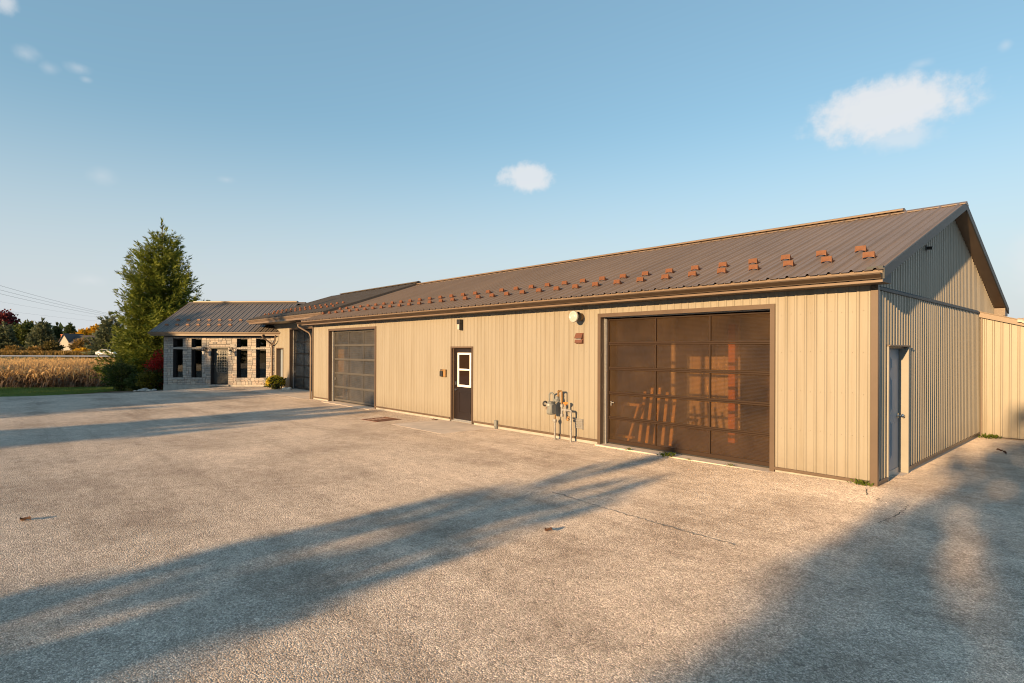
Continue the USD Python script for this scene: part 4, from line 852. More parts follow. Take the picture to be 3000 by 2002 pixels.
# cracks and a seam in the asphalt
def ribbon(pts, w, name, label, mat='tar', seed=0):
    r = np.random.default_rng(seed); P = []
    for a, c in zip(pts[:-1], pts[1:]):
        n = max(2, int(np.hypot(*(np.array(c) - a)) / 0.05)); P += [np.array(a) + (np.array(c) - a) * k / n for k in range(n)]
    P = np.array(P + [np.array(pts[-1])]); P[1:-1] += r.normal(0, 0.012, P[1:-1].shape)
    tn = np.gradient(P, axis=0); tn /= np.linalg.norm(tn, axis=1, keepdims=True); nn = np.stack([-tn[:, 1], tn[:, 0]], 1); ww = (w * r.uniform(.3, 1.3, len(P)))[:, None]
    A, B = P + nn * ww, P - nn * ww; z = lambda q: ground_z(q[:, 0], q[:, 1]) + 0.004; n = len(P)
    MB().add(np.vstack([np.c_[A, z(A)], np.c_[B, z(B)]]), [(i, i + 1, n + i + 1, n + i) for i in range(n - 1)]).build(name, mat, label=label, cat='crack', kind='structure')
ribbon([(-0.036, -.30), (.0, -.45), (.074, -.65), (.15, -.66), (.208, -.696), (.311, -.878)], .006, 'asphalt_crack', 'short crack in the asphalt leading out from the building corner', seed=1)
ribbon([(.55, -1.9), (.60, -1.5), (.62, -1.2), (.60, -.8)], .006, 'asphalt_crack', 'jagged crack in the shaded asphalt before the gable wall', seed=2)
ribbon([(-3.1, -3.75), (-2.2, -3.85), (-1.2, -3.9), (-.22, -3.95)], .012, 'asphalt_crack', 'faint dark seam crossing the asphalt in front of the big garage door', 'seam_dark', seed=3)

# ------------------------------------------------------------------ plants
def rand_dirs(rg, n):
    d = rg.normal(size=(n, 3)); return d / np.linalg.norm(d, axis=1, keepdims=True)

def blades(P, D, L_, W, rg, up_bias=0.0):
    """thin leaf quads (rhombs) at P along D, length L_, width W"""
    n = len(P); side = np.cross(D, rand_dirs(rg, n)); side /= np.linalg.norm(side, axis=1, keepdims=True) + 1e-9
    L_, W = np.broadcast_to(L_, (n,))[:, None], np.broadcast_to(W, (n,))[:, None]
    a, b_, c, d = P, P + D * L_ * .45 + side * W * .5, P + D * L_, P + D * L_ * .45 - side * W * .5
    v = np.stack([a, b_, c, d], 1).reshape(-1, 3); k = np.arange(n) * 4
    return v, np.stack([k, k + 1, k + 2, k + 3], 1)

def conifer(name, label, loc, H, R, n_br, seed, mat='spruce_needles', prof=None, twig=0.42, wid=0.10, per=14, cat='conifer', group=None, base=0.04, ragged=0.25, sweep=0.18):
    rg = np.random.default_rng(seed)
    t = thing(name, label, cat, loc, 0.0, group)
    MB().tube([(0, 0, -.3), (0, 0, H * .3), (.02 * H * .2, 0, H * .7), (0, 0, H * .985)], [H * .017, H * .014, H * .007, .01], 8).build('trunk', 'bark', t, smooth=True)
    prof = prof or (lambda f: (1 - f) ** .85)
    V, F, off = [], [], 0
    f = base + (1 - base) * (1 - np.sqrt(1 - rg.random(n_br) * .985)) if True else None
    az = rg.random(n_br) * 2 * np.pi
    rad = np.array([R * prof(x) for x in f]) * (1 - ragged + 2 * ragged * rg.random(n_br) ** 1.3) * (1 + .16 * np.sin(az * 3 + f * 9 + seed)) + .06
    pts, dirs, ln = [], [], []
    br = MB()
    for i in range(n_br):
        m = max(4, int(per * (.35 + rad[i] / R)))
        s = np.sort(rg.random(m)) ** .55
        out = np.array([math.cos(az[i]), math.sin(az[i]), 0])
        z = H * f[i] + rad[i] * (-.28 * s * (1 - f[i]) + (sweep + .55 * f[i]) * s ** 2.2)
        p = out * (s * rad[i])[:, None]; p[:, 2] = np.minimum(z, H * .995)
        p += rg.normal(0, .035 * (1 + rad[i] * .6), p.shape) * np.array([1, 1, .7])
        sid = np.array([-out[1], out[0], 0])
        d = out * rg.uniform(.3, 1.0, (m, 1)) + sid * rg.normal(0, .75, (m, 1)) + np.array([0, 0, 1]) * rg.normal(.16 + .5 * f[i], .34, (m, 1))
        pts.append(p); dirs.append(d / np.linalg.norm(d, axis=1, keepdims=True)); ln.append(twig * rg.uniform(.55, 1.25, m) * (.55 + .45 * min(1, rad[i] / R * 2)))
    P, D, LL = np.vstack(pts), np.vstack(dirs), np.concatenate(ln)
    # leader
    k = 14; P = np.vstack([P, np.c_[rg.normal(0, .04, (k, 2)), H * (.93 + .055 * rg.random(k))]]); D = np.vstack([D, np.c_[rg.normal(0, .25, (k, 2)), np.ones(k)]]); LL = np.r_[LL, np.full(k, twig)]
    v, fq = blades(P, D, LL, wid * LL / twig, rg); m = MB().add(v, fq)
    v, fq = blades(P, D + rand_dirs(rg, len(P)) * .5, LL * .8, wid * LL / twig, rg); m.add(v, fq)
    m.build('crown', mat, t)
    return t

def bush(name, label, loc, rx, ry, h, n, seed, mat, leafs=.09, cat='bush', stems=True, group=None, shell=.55, flat=.0, mat2=None, n2=0, trunk_h=0.0, wid=.6, clump=0):
    """leafy crown: leaves through an uneven ellipsoid on a trunk or a few stems"""
    rg = np.random.default_rng(seed); t = thing(name, label, cat, loc, 0.0, group)
    if stems:
        m = MB()
        if trunk_h > 0:
            m.tube([(0, 0, -.2), (0, 0, trunk_h), (.1 * rx, 0, trunk_h + h * .45)], [max(.05, rx * .055), max(.04, rx * .045), .03], 7)
            for k in range(6):
                a = k * 1.05 + rg.random(); m.tube([(0, 0, trunk_h * .9), (rx * .35 * math.cos(a), ry * .35 * math.sin(a), trunk_h + h * .3), (rx * .6 * math.cos(a), ry * .6 * math.sin(a), trunk_h + h * .6)], [max(.03, rx * .025), max(.02, rx * .015), .01], 5)
        else:
            for k in range(7):
                a = k * .9 + rg.random(); m.tube([(0, 0, -.05), (rx * .3 * math.cos(a), ry * .3 * math.sin(a), h * .4), (rx * .55 * math.cos(a), ry * .55 * math.sin(a), h * .75)], [.03, .02, .008], 5)
        m.build('trunk' if trunk_h > 0 else 'stem', 'bark', t, smooth=True)
    def leaves(nn, lo):
        d = rand_dirs(rg, nn); r = lo + (1 - lo) * rg.random(nn) ** .6
        if clump:
            c = rand_dirs(rg, clump) * (lo + (1 - lo) * rg.random((clump, 1)) ** .6); k = rg.integers(0, clump, nn)
            P = c[k] + rg.normal(0, .17, (nn, 3)); 
        else:
            P = d * r[:, None]; P *= (1 + .22 * np.sin(d[:, :1] * 5 + seed) * np.sin(d[:, 1:2] * 6 + 1) + .16 * np.sin(d[:, 2:3] * 8 + seed * 2))
        P = P * [rx, ry, h / 2] + [0, 0, trunk_h + h / 2]; P[:, 2] = np.maximum(P[:, 2], .03)
        D = P - [0, 0, trunk_h + h * .35]; D /= np.linalg.norm(D, axis=1, keepdims=True) + 1e-9; D = D + rand_dirs(rg, nn) * .9; D /= np.linalg.norm(D, axis=1, keepdims=True)
        return blades(P, D, leafs * rg.uniform(.6, 1.3, nn), leafs * wid, rg)
    MB().add(*leaves(n, shell)).build('crown' if trunk_h > 0 else 'foliage', mat, t)
    if n2: MB().add(*leaves(n2, .85)).build('flower_heads' if name.startswith('potted') else 'outer_leaves', mat2, t)
    return t

gz = lambda x, y: float(ground_z(x, y))
def at_px(px, D):       # ground position seen at picture column px (3000 wide) and depth D
    p = EYE + (fw + rt * (px - 1500) / F_PX) * D
    return p[0], p[1]
def spot(px, D, dz=0.0):
    x, y = at_px(px, D); return (x, y, gz(x, y) + dz)

# the big spruce behind the office
def hero(f):
    return min(1.0, (1 - f) ** .72 * 1.02) * (0.74 + .26 * min(1, f / .12))
x, y = at_px(474, 38.5)
conifer('spruce', 'tall green spruce rising behind the left end of the stone office', (x, y, gz(x, y)), 11.45, 2.95, 1500, 7, 'spruce_needles', hero, twig=.31, wid=.055, per=44, ragged=.30, sweep=.30)
# shrubs at its foot
for px, D, rx, h, n, lab in ((354, 34.5, .82, 1.85, 6200, 'dark yew shrub at the left foot of the tall spruce'), (402, 33.6, .62, .95, 3200, 'low rounded yew shrub in front of the tall spruce'), (450, 33.4, .72, 1.25, 3600, 'drooping yew shrub between the low yew and the yellowing bush')):
    bush('yew_shrub', lab, spot(px, D), rx, rx * .9, h, n, px, 'yew_leaves', .13, 'shrub', group='shrubs under the spruce', shell=.35, wid=.3)
bush('yellowing_bush', 'bush with yellow and green leaves left of the red bush', spot(437, 33.0), .62, .6, 1.15, 1500, 5, 'yellow_green_leaves', .12, 'shrub', shell=.3)
bush('red_bush', 'bright red burning bush against the corner of the stone office', spot(468, 33.6), .36, .7, 2.2, 3200, 9, 'red_leaves', .11, 'shrub', shell=.3)
rg = random.Random(5)
for k, (px, D, r, mt, lab) in enumerate([(412, 32.6, .16, 'rock', 'rounded grey rock under the drooping yew'), (424, 32.4, .22, 'rock', 'bluish grey rock in front of the yellowing bush'), (436, 32.3, .13, 'pale_rock', 'small pale rock beside the bluish grey rock'), (396, 32.6, .09, 'pale_rock', 'small pale stone in front of the low yew'), (452, 32.2, .14, 'rock', 'dark rock at the foot of the red bush')]):
    s = trimesh.creation.icosphere(2, r); v = s.vertices * (1 + .35 * (meshkit.fbm(s.vertices * 6 / (r * 4) + k * 7, 3)[:, None] - .5)) * [1.3, 1, .65]
    x, y, z = spot(px, D); tag(MB().add(v + [x, y, z + r * .2], s.faces).build('rock', mt, smooth=40), lab, 'rock')
for k, (x, y, r, lab) in enumerate([(-26.75, 1.15, .11, 'small pale rock right of the yellow mums'), (-26.5, 1.3, .13, 'pale rock nearest the set-back garage door'), (-26.95, 1.3, .1, 'pale rock tucked behind the yellow mums')]):
    s = trimesh.creation.icosphere(2, r); v = s.vertices * (1 + .3 * (meshkit.fbm(s.vertices * 12 + k * 5 + 50, 3)[:, None] - .5)) * [1.2, 1, .8]
    tag(MB().add(v + [x, y, gz(x, y) + r * .3], s.faces).build('rock', 'pale_rock', smooth=40), lab, 'rock')
# planting bed
b = MB(); q = [(-34.05, -2.9), (-34.7, -4.0), (-37.2, -6.0), (-38.3, -4.6), (-37.5, -1.5), (-35.0, 0.2)]
c = np.mean(q, 0); v = [(c[0], c[1], gz(*c) + .03)] + [(x, y, gz(x, y) + .012) for x, y in q]
b.add(v, [(0, i, i % 6 + 1) for i in range(1, 7)]); b.build('planting_bed', 'soil', label='bed of dark soil under the shrubs by the office corner', cat='planting bed', kind='structure')

# yellow mums in a pot
mx, my = -27.45, 0.95
pt = bush('potted_mums', 'potted yellow chrysanthemums beside the service door', (mx, my, gz(mx, my)), .44, .44, .66, 1500, 21, 'green_leaves', .09, 'flower pot', stems=True, shell=.5, mat2='mum_petals', n2=0)
rg = np.random.default_rng(8); d = rand_dirs(rg, 900); d = d[(d[:, 2] > -.15) | ((d[:, 2] > -.5) & (rg.random(900) < .3))]; P = d * [.45, .45, .36] * rg.uniform(.9, 1.06, (len(d), 1)) + [0, 0, .33]
fl = MB(); ico = trimesh.creation.icosphere(0, 1.0)
for p in P: fl.add(ico.vertices * [.03, .03, .022] * rg.uniform(.7, 1.25) + p, ico.faces)
fl.build('flower_heads', 'mum_petals', pt, kind='stuff'); 
MB().lathe([(0, 0), (.15, 0), (.20, .2), (.21, .22), (.19, .22), (0, .2)], (0, 0, 0), sides=16).build('pot', 'pot_dark', pt, smooth=30)

# weeds at the foot of the walls
for x, y, n, r, lab in [(-0.17, -.07, 90, .10, 'bright weed at the front corner post of the workshop'), (-3.45, -.17, 110, .10, 'thick green weed before the middle of the big garage door'), (-4.38, -.17, 40, .06, 'sparse weed before the left part of the big garage door'), (-2.2, -.16, 30, .05, 'tiny weed before the right part of the big garage door'), (0.22, 7.75, 90, .14, 'weed tuft in the corner of gable wall and lean-to'), (-3.0, -.18, 26, .04, 'tiny green sprig beside the thick weed')]:
    rg = np.random.default_rng(int(abs(x * 100))); P = np.c_[rg.normal(0, r * .6, (n, 2)), rg.random(n) * r * .5]; D = np.c_[P[:, :2] / r + rg.normal(0, .5, (n, 2)), rg.random(n) * 1.2 + .3]; D /= np.linalg.norm(D, axis=1, keepdims=True)
    v, f = blades(P, D, r * .5, r * .28, rg); z = gz(x, y) + (0.02 if -5.3 < x < -1.4 else 0)
    tag(MB().add(v + [x, y, z], f).build('weed', 'weed_leaves'), lab, 'weed', 'weeds along the foot of the walls')
for x, y, lab in [(-6.28, -9.5, 'curled brown leaf on the asphalt at the far left'), (-1.85, -5.1, 'small dark leaf on the asphalt in the middle'), (0.80, 5.4, 'dead brown leaf on the asphalt before the lean-to'), (.68, 5.7, 'small dead leaf beside the larger one before the lean-to'), (-11.2, -.25, 'dry twig and leaf by the wall left of the entry door')]:
    rg = np.random.default_rng(int(abs(x * 77))); us = np.linspace(-1, 1, 7); m = MB(); Lf = .055 if x > -5 else .08
    rows = [[(u * Lf, sgn * w * Lf * .42 * (1 - u * u), .01 + .03 * abs(sgn * w) + .015 * math.sin(3 * u)) for u in us] for sgn, w in ((-1, 1), (0, 0), (1, 1))]
    v = np.array(rows).reshape(-1, 3); a = rg.random() * 6; c, s = math.cos(a), math.sin(a); v = np.c_[v[:, 0] * c - v[:, 1] * s + x, v[:, 0] * s + v[:, 1] * c + y, v[:, 2] + gz(x, y)]
    tag(m.add(v, [(r * 7 + i, r * 7 + i + 1, (r + 1) * 7 + i + 1, (r + 1) * 7 + i) for r in range(2) for i in range(6)]).build('fallen_leaf', 'dead_leaf'), lab, 'leaf')

# ------------------------------------------------------------------ lawn strip and corn field
rg = np.random.default_rng(12)
def frame_xy(lat, D):
    return EYE[0] + fw[0] * D + rt[0] * lat, EYE[1] + fw[1] * D + rt[1] * lat
lat = np.linspace(-52, -25.5, 60)[:, None]; s = np.linspace(0, 1, 12)[None, :]
Dn = np.interp(lat, [-52, -28.7, -24.1, -22], [30.5, 31.6, 32.0, 31.4]); DD = Dn + (42.5 - Dn) * s; LT = np.broadcast_to(lat, DD.shape)
Xg, Yg = frame_xy(LT, DD); ok = None
b = MB(); b.add(*grid_mesh(None, None, lambda x, y: ground_z(x, y) + .004, Xg, Yg)); b.build('lawn', 'lawn_base', smooth=True, label='strip of mown green lawn between the asphalt and the corn', cat='lawn', kind='structure')
n = 42000; lt = rg.uniform(-40, -24.5, n); dn = np.interp(lt, [-52, -28.7, -24.1, -22], [30.5, 31.6, 32.0, 31.4]); dd = dn + (41.6 - dn) * rg.random(n) ** .8
x, y = frame_xy(lt, dd); P = np.c_[x, y, ground_z(x, y)]; D = np.c_[rg.normal(0, .45, (n, 2)), np.ones(n)]; D /= np.linalg.norm(D, axis=1, keepdims=True)
MB().add(*blades(P, D, rg.uniform(.05, .10, n), .022, rg)).build('grass', 'grass_blades', label='short mown grass blades on the strip before the corn', cat='grass', kind='stuff')

def corn_plant(seed):
    rg = np.random.default_rng(seed); H = rg.uniform(1.7, 2.05); m1, m2 = MB(), MB(); lean_ = rg.normal(0, .05, 2)
    top = np.array([lean_[0], lean_[1], H])
    m2.tube([(0, 0, 0), top * .55, top], [.014, .011, .006], 4, False)
    nl = 9
    for k in range(nl):
        f = .15 + .75 * k / nl; a = k * 2.6 + rg.normal(0, .4); ln = rg.uniform(.45, .75); w = .045
        out = np.array([math.cos(a), math.sin(a), 0]); sd = np.array([-out[1], out[0], 0]); base = top * f
        ps = []
        for j in range(5):
            q = j / 4; droop = .35 * q - (1.15 if f < .6 else .75) * q * q
            ps.append(base + out * ln * q * (.9 - .25 * q) + np.array([0, 0, ln * droop]))
        ww = [w * .5, w, w, w * .7, .004]; tw = rg.normal(0, .5)
        v = []
        for p, wv, q in zip(ps, ww, range(5)):
            s_ = sd * math.cos(tw * q * .5) + np.array([0, 0, 1]) * math.sin(tw * q * .5); v += [p + s_ * wv, p - s_ * wv]
        (m1 if f > .5 else m2).add(v, [(2 * j, 2 * j + 2, 2 * j + 3, 2 * j + 1) for j in range(4)])
    for k in range(5):
        d = np.array([rg.normal(0, .35), rg.normal(0, .35), 1]); d /= np.linalg.norm(d); m1.add(*blades(np.array([top]), np.array([d]), .26, .02, rg))
    e = top * .5; m2.tube([e, e + [.05, .03, .12], e + [.08, .05, .02]], [.02, .028, .01], 5, False)
    return m1, m2
cf = UsdGeom.PointInstancer.Define(stage, '/World/corn_field')
tag(cf.GetPrim(), 'field of dry golden corn stalks standing behind the lawn strip', 'corn field', kind='stuff')
protos = []
for k in range(5):
    pr = UsdGeom.Xform.Define(stage, f'/World/corn_field/Prototypes/corn_plant_{k:03d}'); m1, m2 = corn_plant(100 + k)
    m1.build('upper_leaves', 'corn_leaves', pr.GetPrim()); m2.build('stalk', 'corn_dry_low', pr.GetPrim()); protos.append(pr.GetPath())
pos = []
D = 41.2
while D < 62:
    dl = .17 if D < 47 else (.24 if D < 54 else .32)
    l0 = -52 if D < 47 else -58
    ls = np.arange(l0, -22.5, dl); ls = ls + rg.normal(0, .05, len(ls)); x, y = frame_xy(ls, D + rg.normal(0, .06, len(ls))); pos.append(np.c_[x, y, ground_z(x, y)]); D += .38 if D < 45 else .75
pos = np.vstack(pos); n = len(pos)
cf.CreatePrototypesRel().SetTargets(protos); cf.CreateProtoIndicesAttr(Vt.IntArray.FromNumpy(rg.integers(0, 5, n).astype(np.int32)))
cf.CreatePositionsAttr(Vt.Vec3fArray.FromNumpy(pos.astype(np.float32)))
an = rg.random(n) * 2 * np.pi; cf.CreateOrientationsAttr(Vt.QuathArray([Gf.Quath(float(math.cos(a / 2)), 0, 0, float(math.sin(a / 2))) for a in an]))
cf.CreateScalesAttr(Vt.Vec3fArray.FromNumpy(np.repeat(rg.uniform(.76, .96, n)[:, None], 3, 1).astype(np.float32)))

# ------------------------------------------------------------------ beyond the field: road, verge, house, car, trees, wires
lat = np.linspace(-190, 40, 80)[:, None]; s = np.linspace(0, 1, 6)[None, :]; DD = 122 + 22 * s + lat * 0.02; LT = np.broadcast_to(lat, DD.shape); Xg, Yg = frame_xy(LT, DD)
road_z = lambda x, y: ground_z(x, y) * 0 + .30
b = MB(); b.add(*grid_mesh(None, None, road_z, Xg, Yg)); b.build('road', 'road_grey', smooth=True, label='pale grey country road beyond the corn field', cat='road', kind='structure')
n = 30000; lt = rg.uniform(-170, -60, n); dd = rg.uniform(147, 166, n); x, y = frame_xy(lt, dd); P = np.c_[x, y, ground_z(x, y)]; D_ = np.c_[rg.normal(0, .4, (n, 2)), np.ones(n)]; D_ /= np.linalg.norm(D_, axis=1, keepdims=True)
MB().add(*blades(P, D_, rg.uniform(.7, 1.5, n), .28, rg)).build('roadside_grass', 'rust_leaves', label='tall rusty brown grass and weeds along the far roadside', cat='tall grass', kind='stuff')

# parked car
cx, cy = at_px(311, 138)
car = thing('parked_car', 'white car standing on the far road beside the conifer', 'car', (cx, cy, .30), math.degrees(math.atan2(rt[1], rt[0])) + 8)
prof = [(-1.9, .35), (-2.0, .55), (-1.95, .92), (-1.6, 1.0), (-1.05, 1.42), (.35, 1.46), (1.0, 1.05), (1.75, .93), (2.0, .72), (2.0, .38)]
m = MB(); inner = [(x * .98, z) for x, z in prof]
vs = np.array([(x, -.84, z) for x, z in prof] + [(x, .84, z) for x, z in prof]); k = len(prof)
vs[[4, 5, 14, 15], 1] *= .78
m.add(vs, [(i, (i + 1) % k, k + (i + 1) % k, k + i) for i in range(k)]); m.add(vs[:k], [(0, i + 1, i) for i in range(1, k - 1)]); m.add(vs[k:], [(0, i, i + 1) for i in range(1, k - 1)])
m.build('body', 'car_white', car, smooth=30)
for sgn in (-1, 1):
    MB().add([(-1.35, sgn * .80, 1.02), (.80, sgn * .80, 1.05), (.32, sgn * .70, 1.40), (-1.0, sgn * .70, 1.37)], [(0, 1, 2, 3)]).build('side_window', 'car_glass', car)
    for x in (-1.25, 1.25):
        w = MB().cyl((x, sgn * .66, .32), (x, sgn * .86, .32), .32, 18).build('wheel', 'tyre', car, smooth=30); MB().cyl((x, sgn * .855, .32), (x, sgn * .87, .32), .19, 14).build('rim', 'galvanised', w)
    MB().box(-2.01, -1.93, sgn * .55 - .15, sgn * .55 + .15, .74, .88).build('tail_light', 'tail_light', car)
MB().add([(-1.58, -.72, 1.02), (-1.58, .72, 1.02), (-1.08, .62, 1.38), (-1.08, -.62, 1.38)], [(0, 1, 2, 3)]).add([(.42, -.6, 1.41), (.42, .6, 1.41), (1.0, .72, 1.07), (1.0, -.72, 1.07)], [(0, 1, 2, 3)]).build('windscreen', 'car_glass', car)

# farmhouse
hx, hy = at_px(188, 172)
hs = thing('farmhouse', 'pale farmhouse with dark roof half hidden behind far trees', 'house', (hx, hy, gz(hx, hy)), math.degrees(math.atan2(rt[1], rt[0])))
MB().box(-1.5, 7, 0, 8, -.3, 3.6).prism([(-1.5, 0, 3.6), (1.4, 0, 3.6), (-.05, 0, 6.1)], (0, 0, 0), (0, .1, 0)).build('wall', 'house_white', hs)
MB().prism([(-1.9, -.3, 3.4), (-.05, -.3, 6.35), (-.05, -.3, 6.15), (-1.7, -.3, 3.3)], (0, 0, 0), (0, 8.5, 0)).prism([(-.05, -.3, 6.35), (1.5, -.3, 3.9), (1.5, -.3, 3.7), (-.05, -.3, 6.1)], (0, 0, 0), (0, 8.5, 0)).prism([(1.4, -.5, 3.4), (1.4, 4, 5.9), (1.4, 8.5, 3.4)], (0, 0, 0), (6.2, 0, 0)).build('roof', 'house_roof', hs)
MB().box(-2.6, -1.6, 2, 3, 0, 6.0).box(-2.7, -1.5, 1.9, 3.1, 6.0, 6.2).build('chimney', 'brick_red', hs)
for x in (2.2, 4.4): 
    w = MB().box(x, x + .9, -.03, 0, 1.2, 2.6).build('window', 'white_paint', hs); MB().box(x + .08, x + .82, -.05, -.03, 1.28, 2.52).build('pane', 'car_glass', w)

# distant trees, bushes
far = 'trees beyond the road'
def fpx(px, D, top_y, bot_y):
    H = (bot_y - top_y) * D / F_PX; return spot(px, D), H
for px, D, ty, by, wpx, mat, lab, nm in [(12, 176, 934, 1022, 66, 'blue_needles', 'broad grey green conifer at the left edge beyond the road', 'far_conifer'), (125, 178, 922, 1022, 76, 'blue_needles', 'large grey green conifer between the dark trees and the farmhouse', 'far_conifer'),
                                         (168, 192, 934, 1020, 32, 'dark_needles', 'narrow dark conifer just left of the farmhouse', 'far_conifer'), (205, 205, 929, 1015, 46, 'dark_needles', 'dark pointed conifer rising behind the farmhouse', 'far_conifer'), (322, 150, 915, 1036, 92, 'blue_needles', 'tall grey green conifer next to the white car', 'far_conifer')]:
    loc, H = fpx(px, D, ty, by); conifer(nm, lab, loc, H, wpx / 2 * D / F_PX, 420, px + 3, mat, lambda f: (1 - f) ** .7, twig=1.1, wid=.34, per=12, group=far, ragged=.25)
for px, D, ty, by, wpx, mat, lab, nm, th in [(12, 196, 899, 1020, 58, 'maroon_leaves', 'dark red maple showing above the conifer at the left edge', 'far_maple', .3), (72, 186, 935, 1022, 52, 'green_leaves', 'dark green broadleaf tree right of the grey green left conifer', 'far_tree', .1), (100, 190, 937, 1020, 40, 'olive_leaves', 'brownish green tree behind the large conifer', 'far_tree', .15), (45, 190, 950, 1022, 40, 'green_leaves', 'dark shaded tree behind the left edge conifer', 'far_tree', .1),
                                              (222, 202, 946, 1000, 34, 'golden_leaves', 'golden leaved tree just right of the farmhouse gable', 'far_golden_tree', .2), (250, 182, 942, 1010, 44, 'golden_leaves', 'bright golden tree above the farmhouse roof', 'far_golden_tree', .25), (282, 184, 940, 1020, 36, 'golden_leaves', 'golden tree left of the tall grey green conifer', 'far_golden_tree', .2), (268, 176, 985, 1030, 40, 'green_leaves', 'dark low tree below the golden trees', 'far_tree', .1)]:
    loc, H = fpx(px, D, ty, by); bush(nm, lab, loc, wpx / 2 * D / F_PX, wpx / 2 * D / F_PX, H * (1 - th), 2600, px, mat, .9, 'tree', group=far, shell=.45, trunk_h=H * th, clump=60, wid=.7)
for px, D, ty, by, wpx, mat, lab in [(150, 160, 1003, 1040, 74, 'olive_leaves', 'wide olive thicket mound on the roadside below the farmhouse'), (75, 162, 1014, 1026, 40, 'yellow_green_leaves', 'low yellow green bush on the roadside at the left'), (238, 163, 992, 1034, 46, 'rust_leaves', 'orange brown bush hiding the foot of the farmhouse'), (245, 158, 1026, 1043, 66, 'golden_leaves', 'low band of goldenrod along the roadside'), (40, 160, 1018, 1040, 90, 'rust_leaves', 'rust coloured roadside brush at the left edge'), (110, 158, 1020, 1041, 60, 'rust_leaves', 'rust coloured roadside brush below the large conifer')]:
    loc, H = fpx(px, D, ty, by); bush('roadside_bush', lab, loc, wpx / 2 * D / F_PX, 2.5, H, 1800, px + 7, mat, .6, 'bush', group='bushes along the far roadside', shell=.3)
# a far wood that closes the horizon
n = 26000; ang = rg.uniform(0, 2 * np.pi, n); R_ = rg.uniform(420, 520, n); hgt = (9 + 5 * np.sin(ang * 23) + 3 * np.sin(ang * 61)) * rg.random(n) ** .7
P = np.c_[R_ * np.cos(ang), R_ * np.sin(ang), hgt]; D_ = rand_dirs(rg, n); MB().add(*blades(P, D_, 6.0, 4.0, rg)).build('far_wood', 'green_leaves', label='far-off wood along the horizon', cat='wood', kind='stuff')

# power lines
for k, (ya, yb, D, lab) in enumerate([(846, 930, 95, 'topmost overhead wire of the line at the left'), (857, 930.5, 95.5, 'second overhead wire of the line at the left'), (867, 934, 96, 'third overhead wire of the line at the left'), (895, 945, 160, 'upper faint overhead wire farther off'), (917, 950, 160.5, 'lower faint overhead wire farther off')]):
    def P3(px, py, D): return EYE + (fw + rt * (px - 1500) / F_PX - up * (py - CY + ROLL * 0 + 4) / F_PX) * D
    a, c = P3(-400, ya - (yb - ya) * 1.3 - 20, D - 30), P3(420, yb + (8 if k < 3 else 2), D + 60)
    s = np.linspace(0, 1, 24)[:, None]; pts = a + (c - a) * s; pts[:, 2] -= (4 * s * (1 - s))[:, 0] * .9
    tag(MB().tube(pts, .022 if k < 3 else .018, 4, False).build('overhead_wire', 'wire'), lab, 'wire', 'overhead wires at the left')

# ------------------------------------------------------------------ trees behind the camera that cast the long shadows
def qs(q, s): return (.9952 * q - .0976 * s, .0976 * q + .9952 * s, -.05)
col = lambda f: min(1.0, .25 + 4.2 * (1 - f)) if f > .55 else 1.0
conifer('shade_spruce', 'slim spruce behind the viewpoint casting the shadow band to the big garage door', qs(-3.6, -34), 6.9, 0.70, 170, 31, 'dark_needles', lambda f: min(1.0, 4.0 * (1 - f)), twig=.5, wid=.15, per=12, ragged=.5)
conifer('shade_spruce', 'spruce behind the viewpoint casting the shadow band to the smaller garage door', qs(-15.7, -45), 9.6, 1.5, 560, 32, 'dark_needles', lambda f: min(1.0, 5 * (1 - f)), twig=.5, wid=.2, per=16)
conifer('shade_spruce', 'spruce behind the viewpoint shading the apron of the set-back door', qs(-24.0, -45), 9.6, 2.2, 640, 33, 'dark_needles', lambda f: min(1.0, 3.5 * (1 - f)), twig=.55, wid=.22, per=18)
conifer('shade_spruce', 'spruce behind the viewpoint shading the yard before the office door', qs(-29.2, -45), 9.9, 2.1, 640, 34, 'dark_needles', lambda f: min(1.0, 4 * (1 - f)), twig=.55, wid=.22, per=18)
conifer('shade_spruce', 'tall spruce behind the viewpoint shading the left of the stone wall', qs(-34.5, -45), 15.2, 3.2, 1000, 35, 'dark_needles', lambda f: float(np.interp(f, [0, .6, .66, .72, .78, .95, 1], [1, .95, .85, .45, .26, .16, .02])), twig=.5, wid=.2, per=18, ragged=.15)
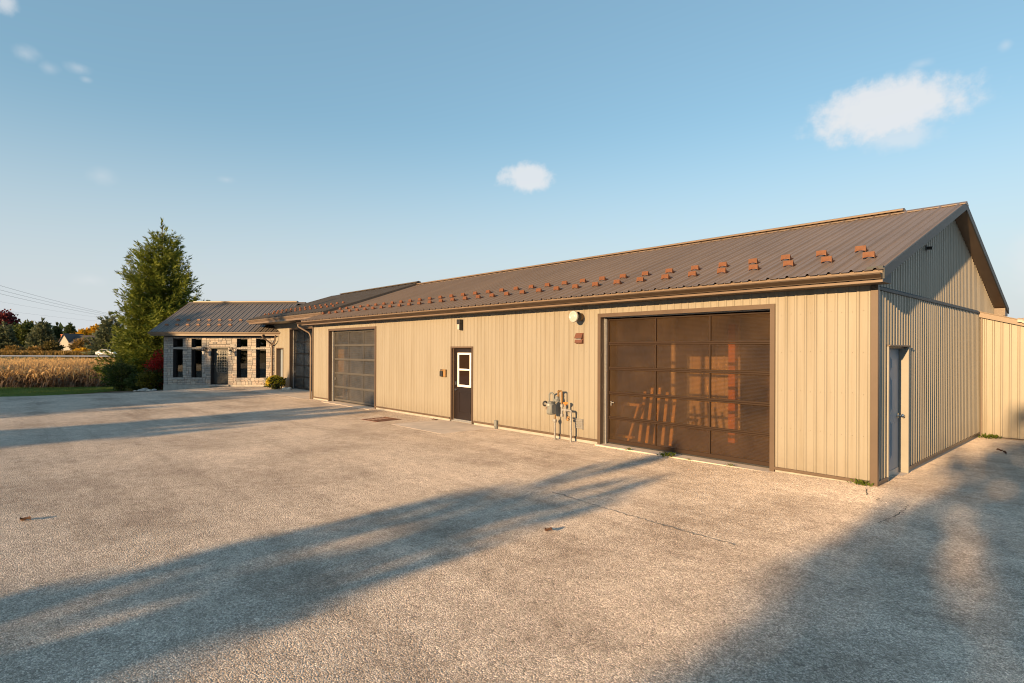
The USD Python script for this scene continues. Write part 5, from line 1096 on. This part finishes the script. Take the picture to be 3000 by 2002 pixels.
for q, s, r, h, lab in [(-40.5, -46, 3.6, 10.4, 'broad tree behind the viewpoint shading the shrubs by the office'), (-48.0, -47, 5.0, 9.4, 'wide tree behind the viewpoint shading the lawn strip'), (-57.5, -48, 5.6, 9.2, 'wide tree behind the viewpoint shading the left part of the corn')]:
    bush('shade_tree', lab, qs(q, s), r, r, h - 2.0, 5200, int(-q), 'green_leaves', .55, 'tree', shell=.2, trunk_h=2.0, clump=150, wid=.7)
conifer('shade_spruce', 'tall slender spruce behind the viewpoint shading a patch of the set-back roof', qs(-25.7, -45), 15.0, 1.0, 560, 36, 'dark_needles', lambda f: min(1.0, 5 * (1 - f)), twig=.5, wid=.2, per=16)
t = thing('shade_tree', 'large tree behind the viewpoint shading the right side of the yard', 'tree', qs(7.6, -45))
MB().tube([(0, 0, -.2), (0, 0, 4), (.3, 0, 10)], [.32, .26, .05], 8).build('trunk', 'bark', t, smooth=True)
rg = np.random.default_rng(62); n = 46000; d_ = rand_dirs(rg, n); P = d_ * (rg.random((n, 1)) ** .45) * [8.2, 5.0, 6.0] * (1 + .05 * np.sin(d_[:, :1] * 7) * np.sin(d_[:, 2:] * 9 + 1)) + [0, 0, 6.8]
q_ = 7.6 + P[:, 0] + .098 * P[:, 1]; h_ = P[:, 2] + .201 * P[:, 1]         # outline as the sun sees it, with the gaps that let light spots through
keep = np.ones(n, bool)
for a, c, r in ((1.04, 8.36, .30), (1.16, 8.95, .24), (1.45, 8.0, .30), (.8, 9.3, .22), (1.75, 8.8, .26), (1.5, 7.5, .22), (2.3, 8.3, .25)): keep &= np.hypot(q_ - a, (h_ - c) * 1.1) > r
keep &= q_ > -0.2 + np.clip(h_ - 7.3, 0, 9) * .42 + .18 * np.sin(h_ * 5.1) + .1 * np.sin(h_ * 13.7) - (rg.random(n) < .05) * .5
P = P[keep]; D_ = rand_dirs(rg, len(P)); MB().add(*blades(P, D_, .42 * rg.uniform(.6, 1.3, len(P)), .26, rg)).build('crown', 'green_leaves', t)
bush('shade_tree', 'small tree behind the viewpoint shading the foreground at the right', qs(3.6, -44), 3.1, 3.1, 6.9, 5200, 63, 'green_leaves', .45, 'tree', shell=.1, trunk_h=1.9, clump=140, wid=.75)
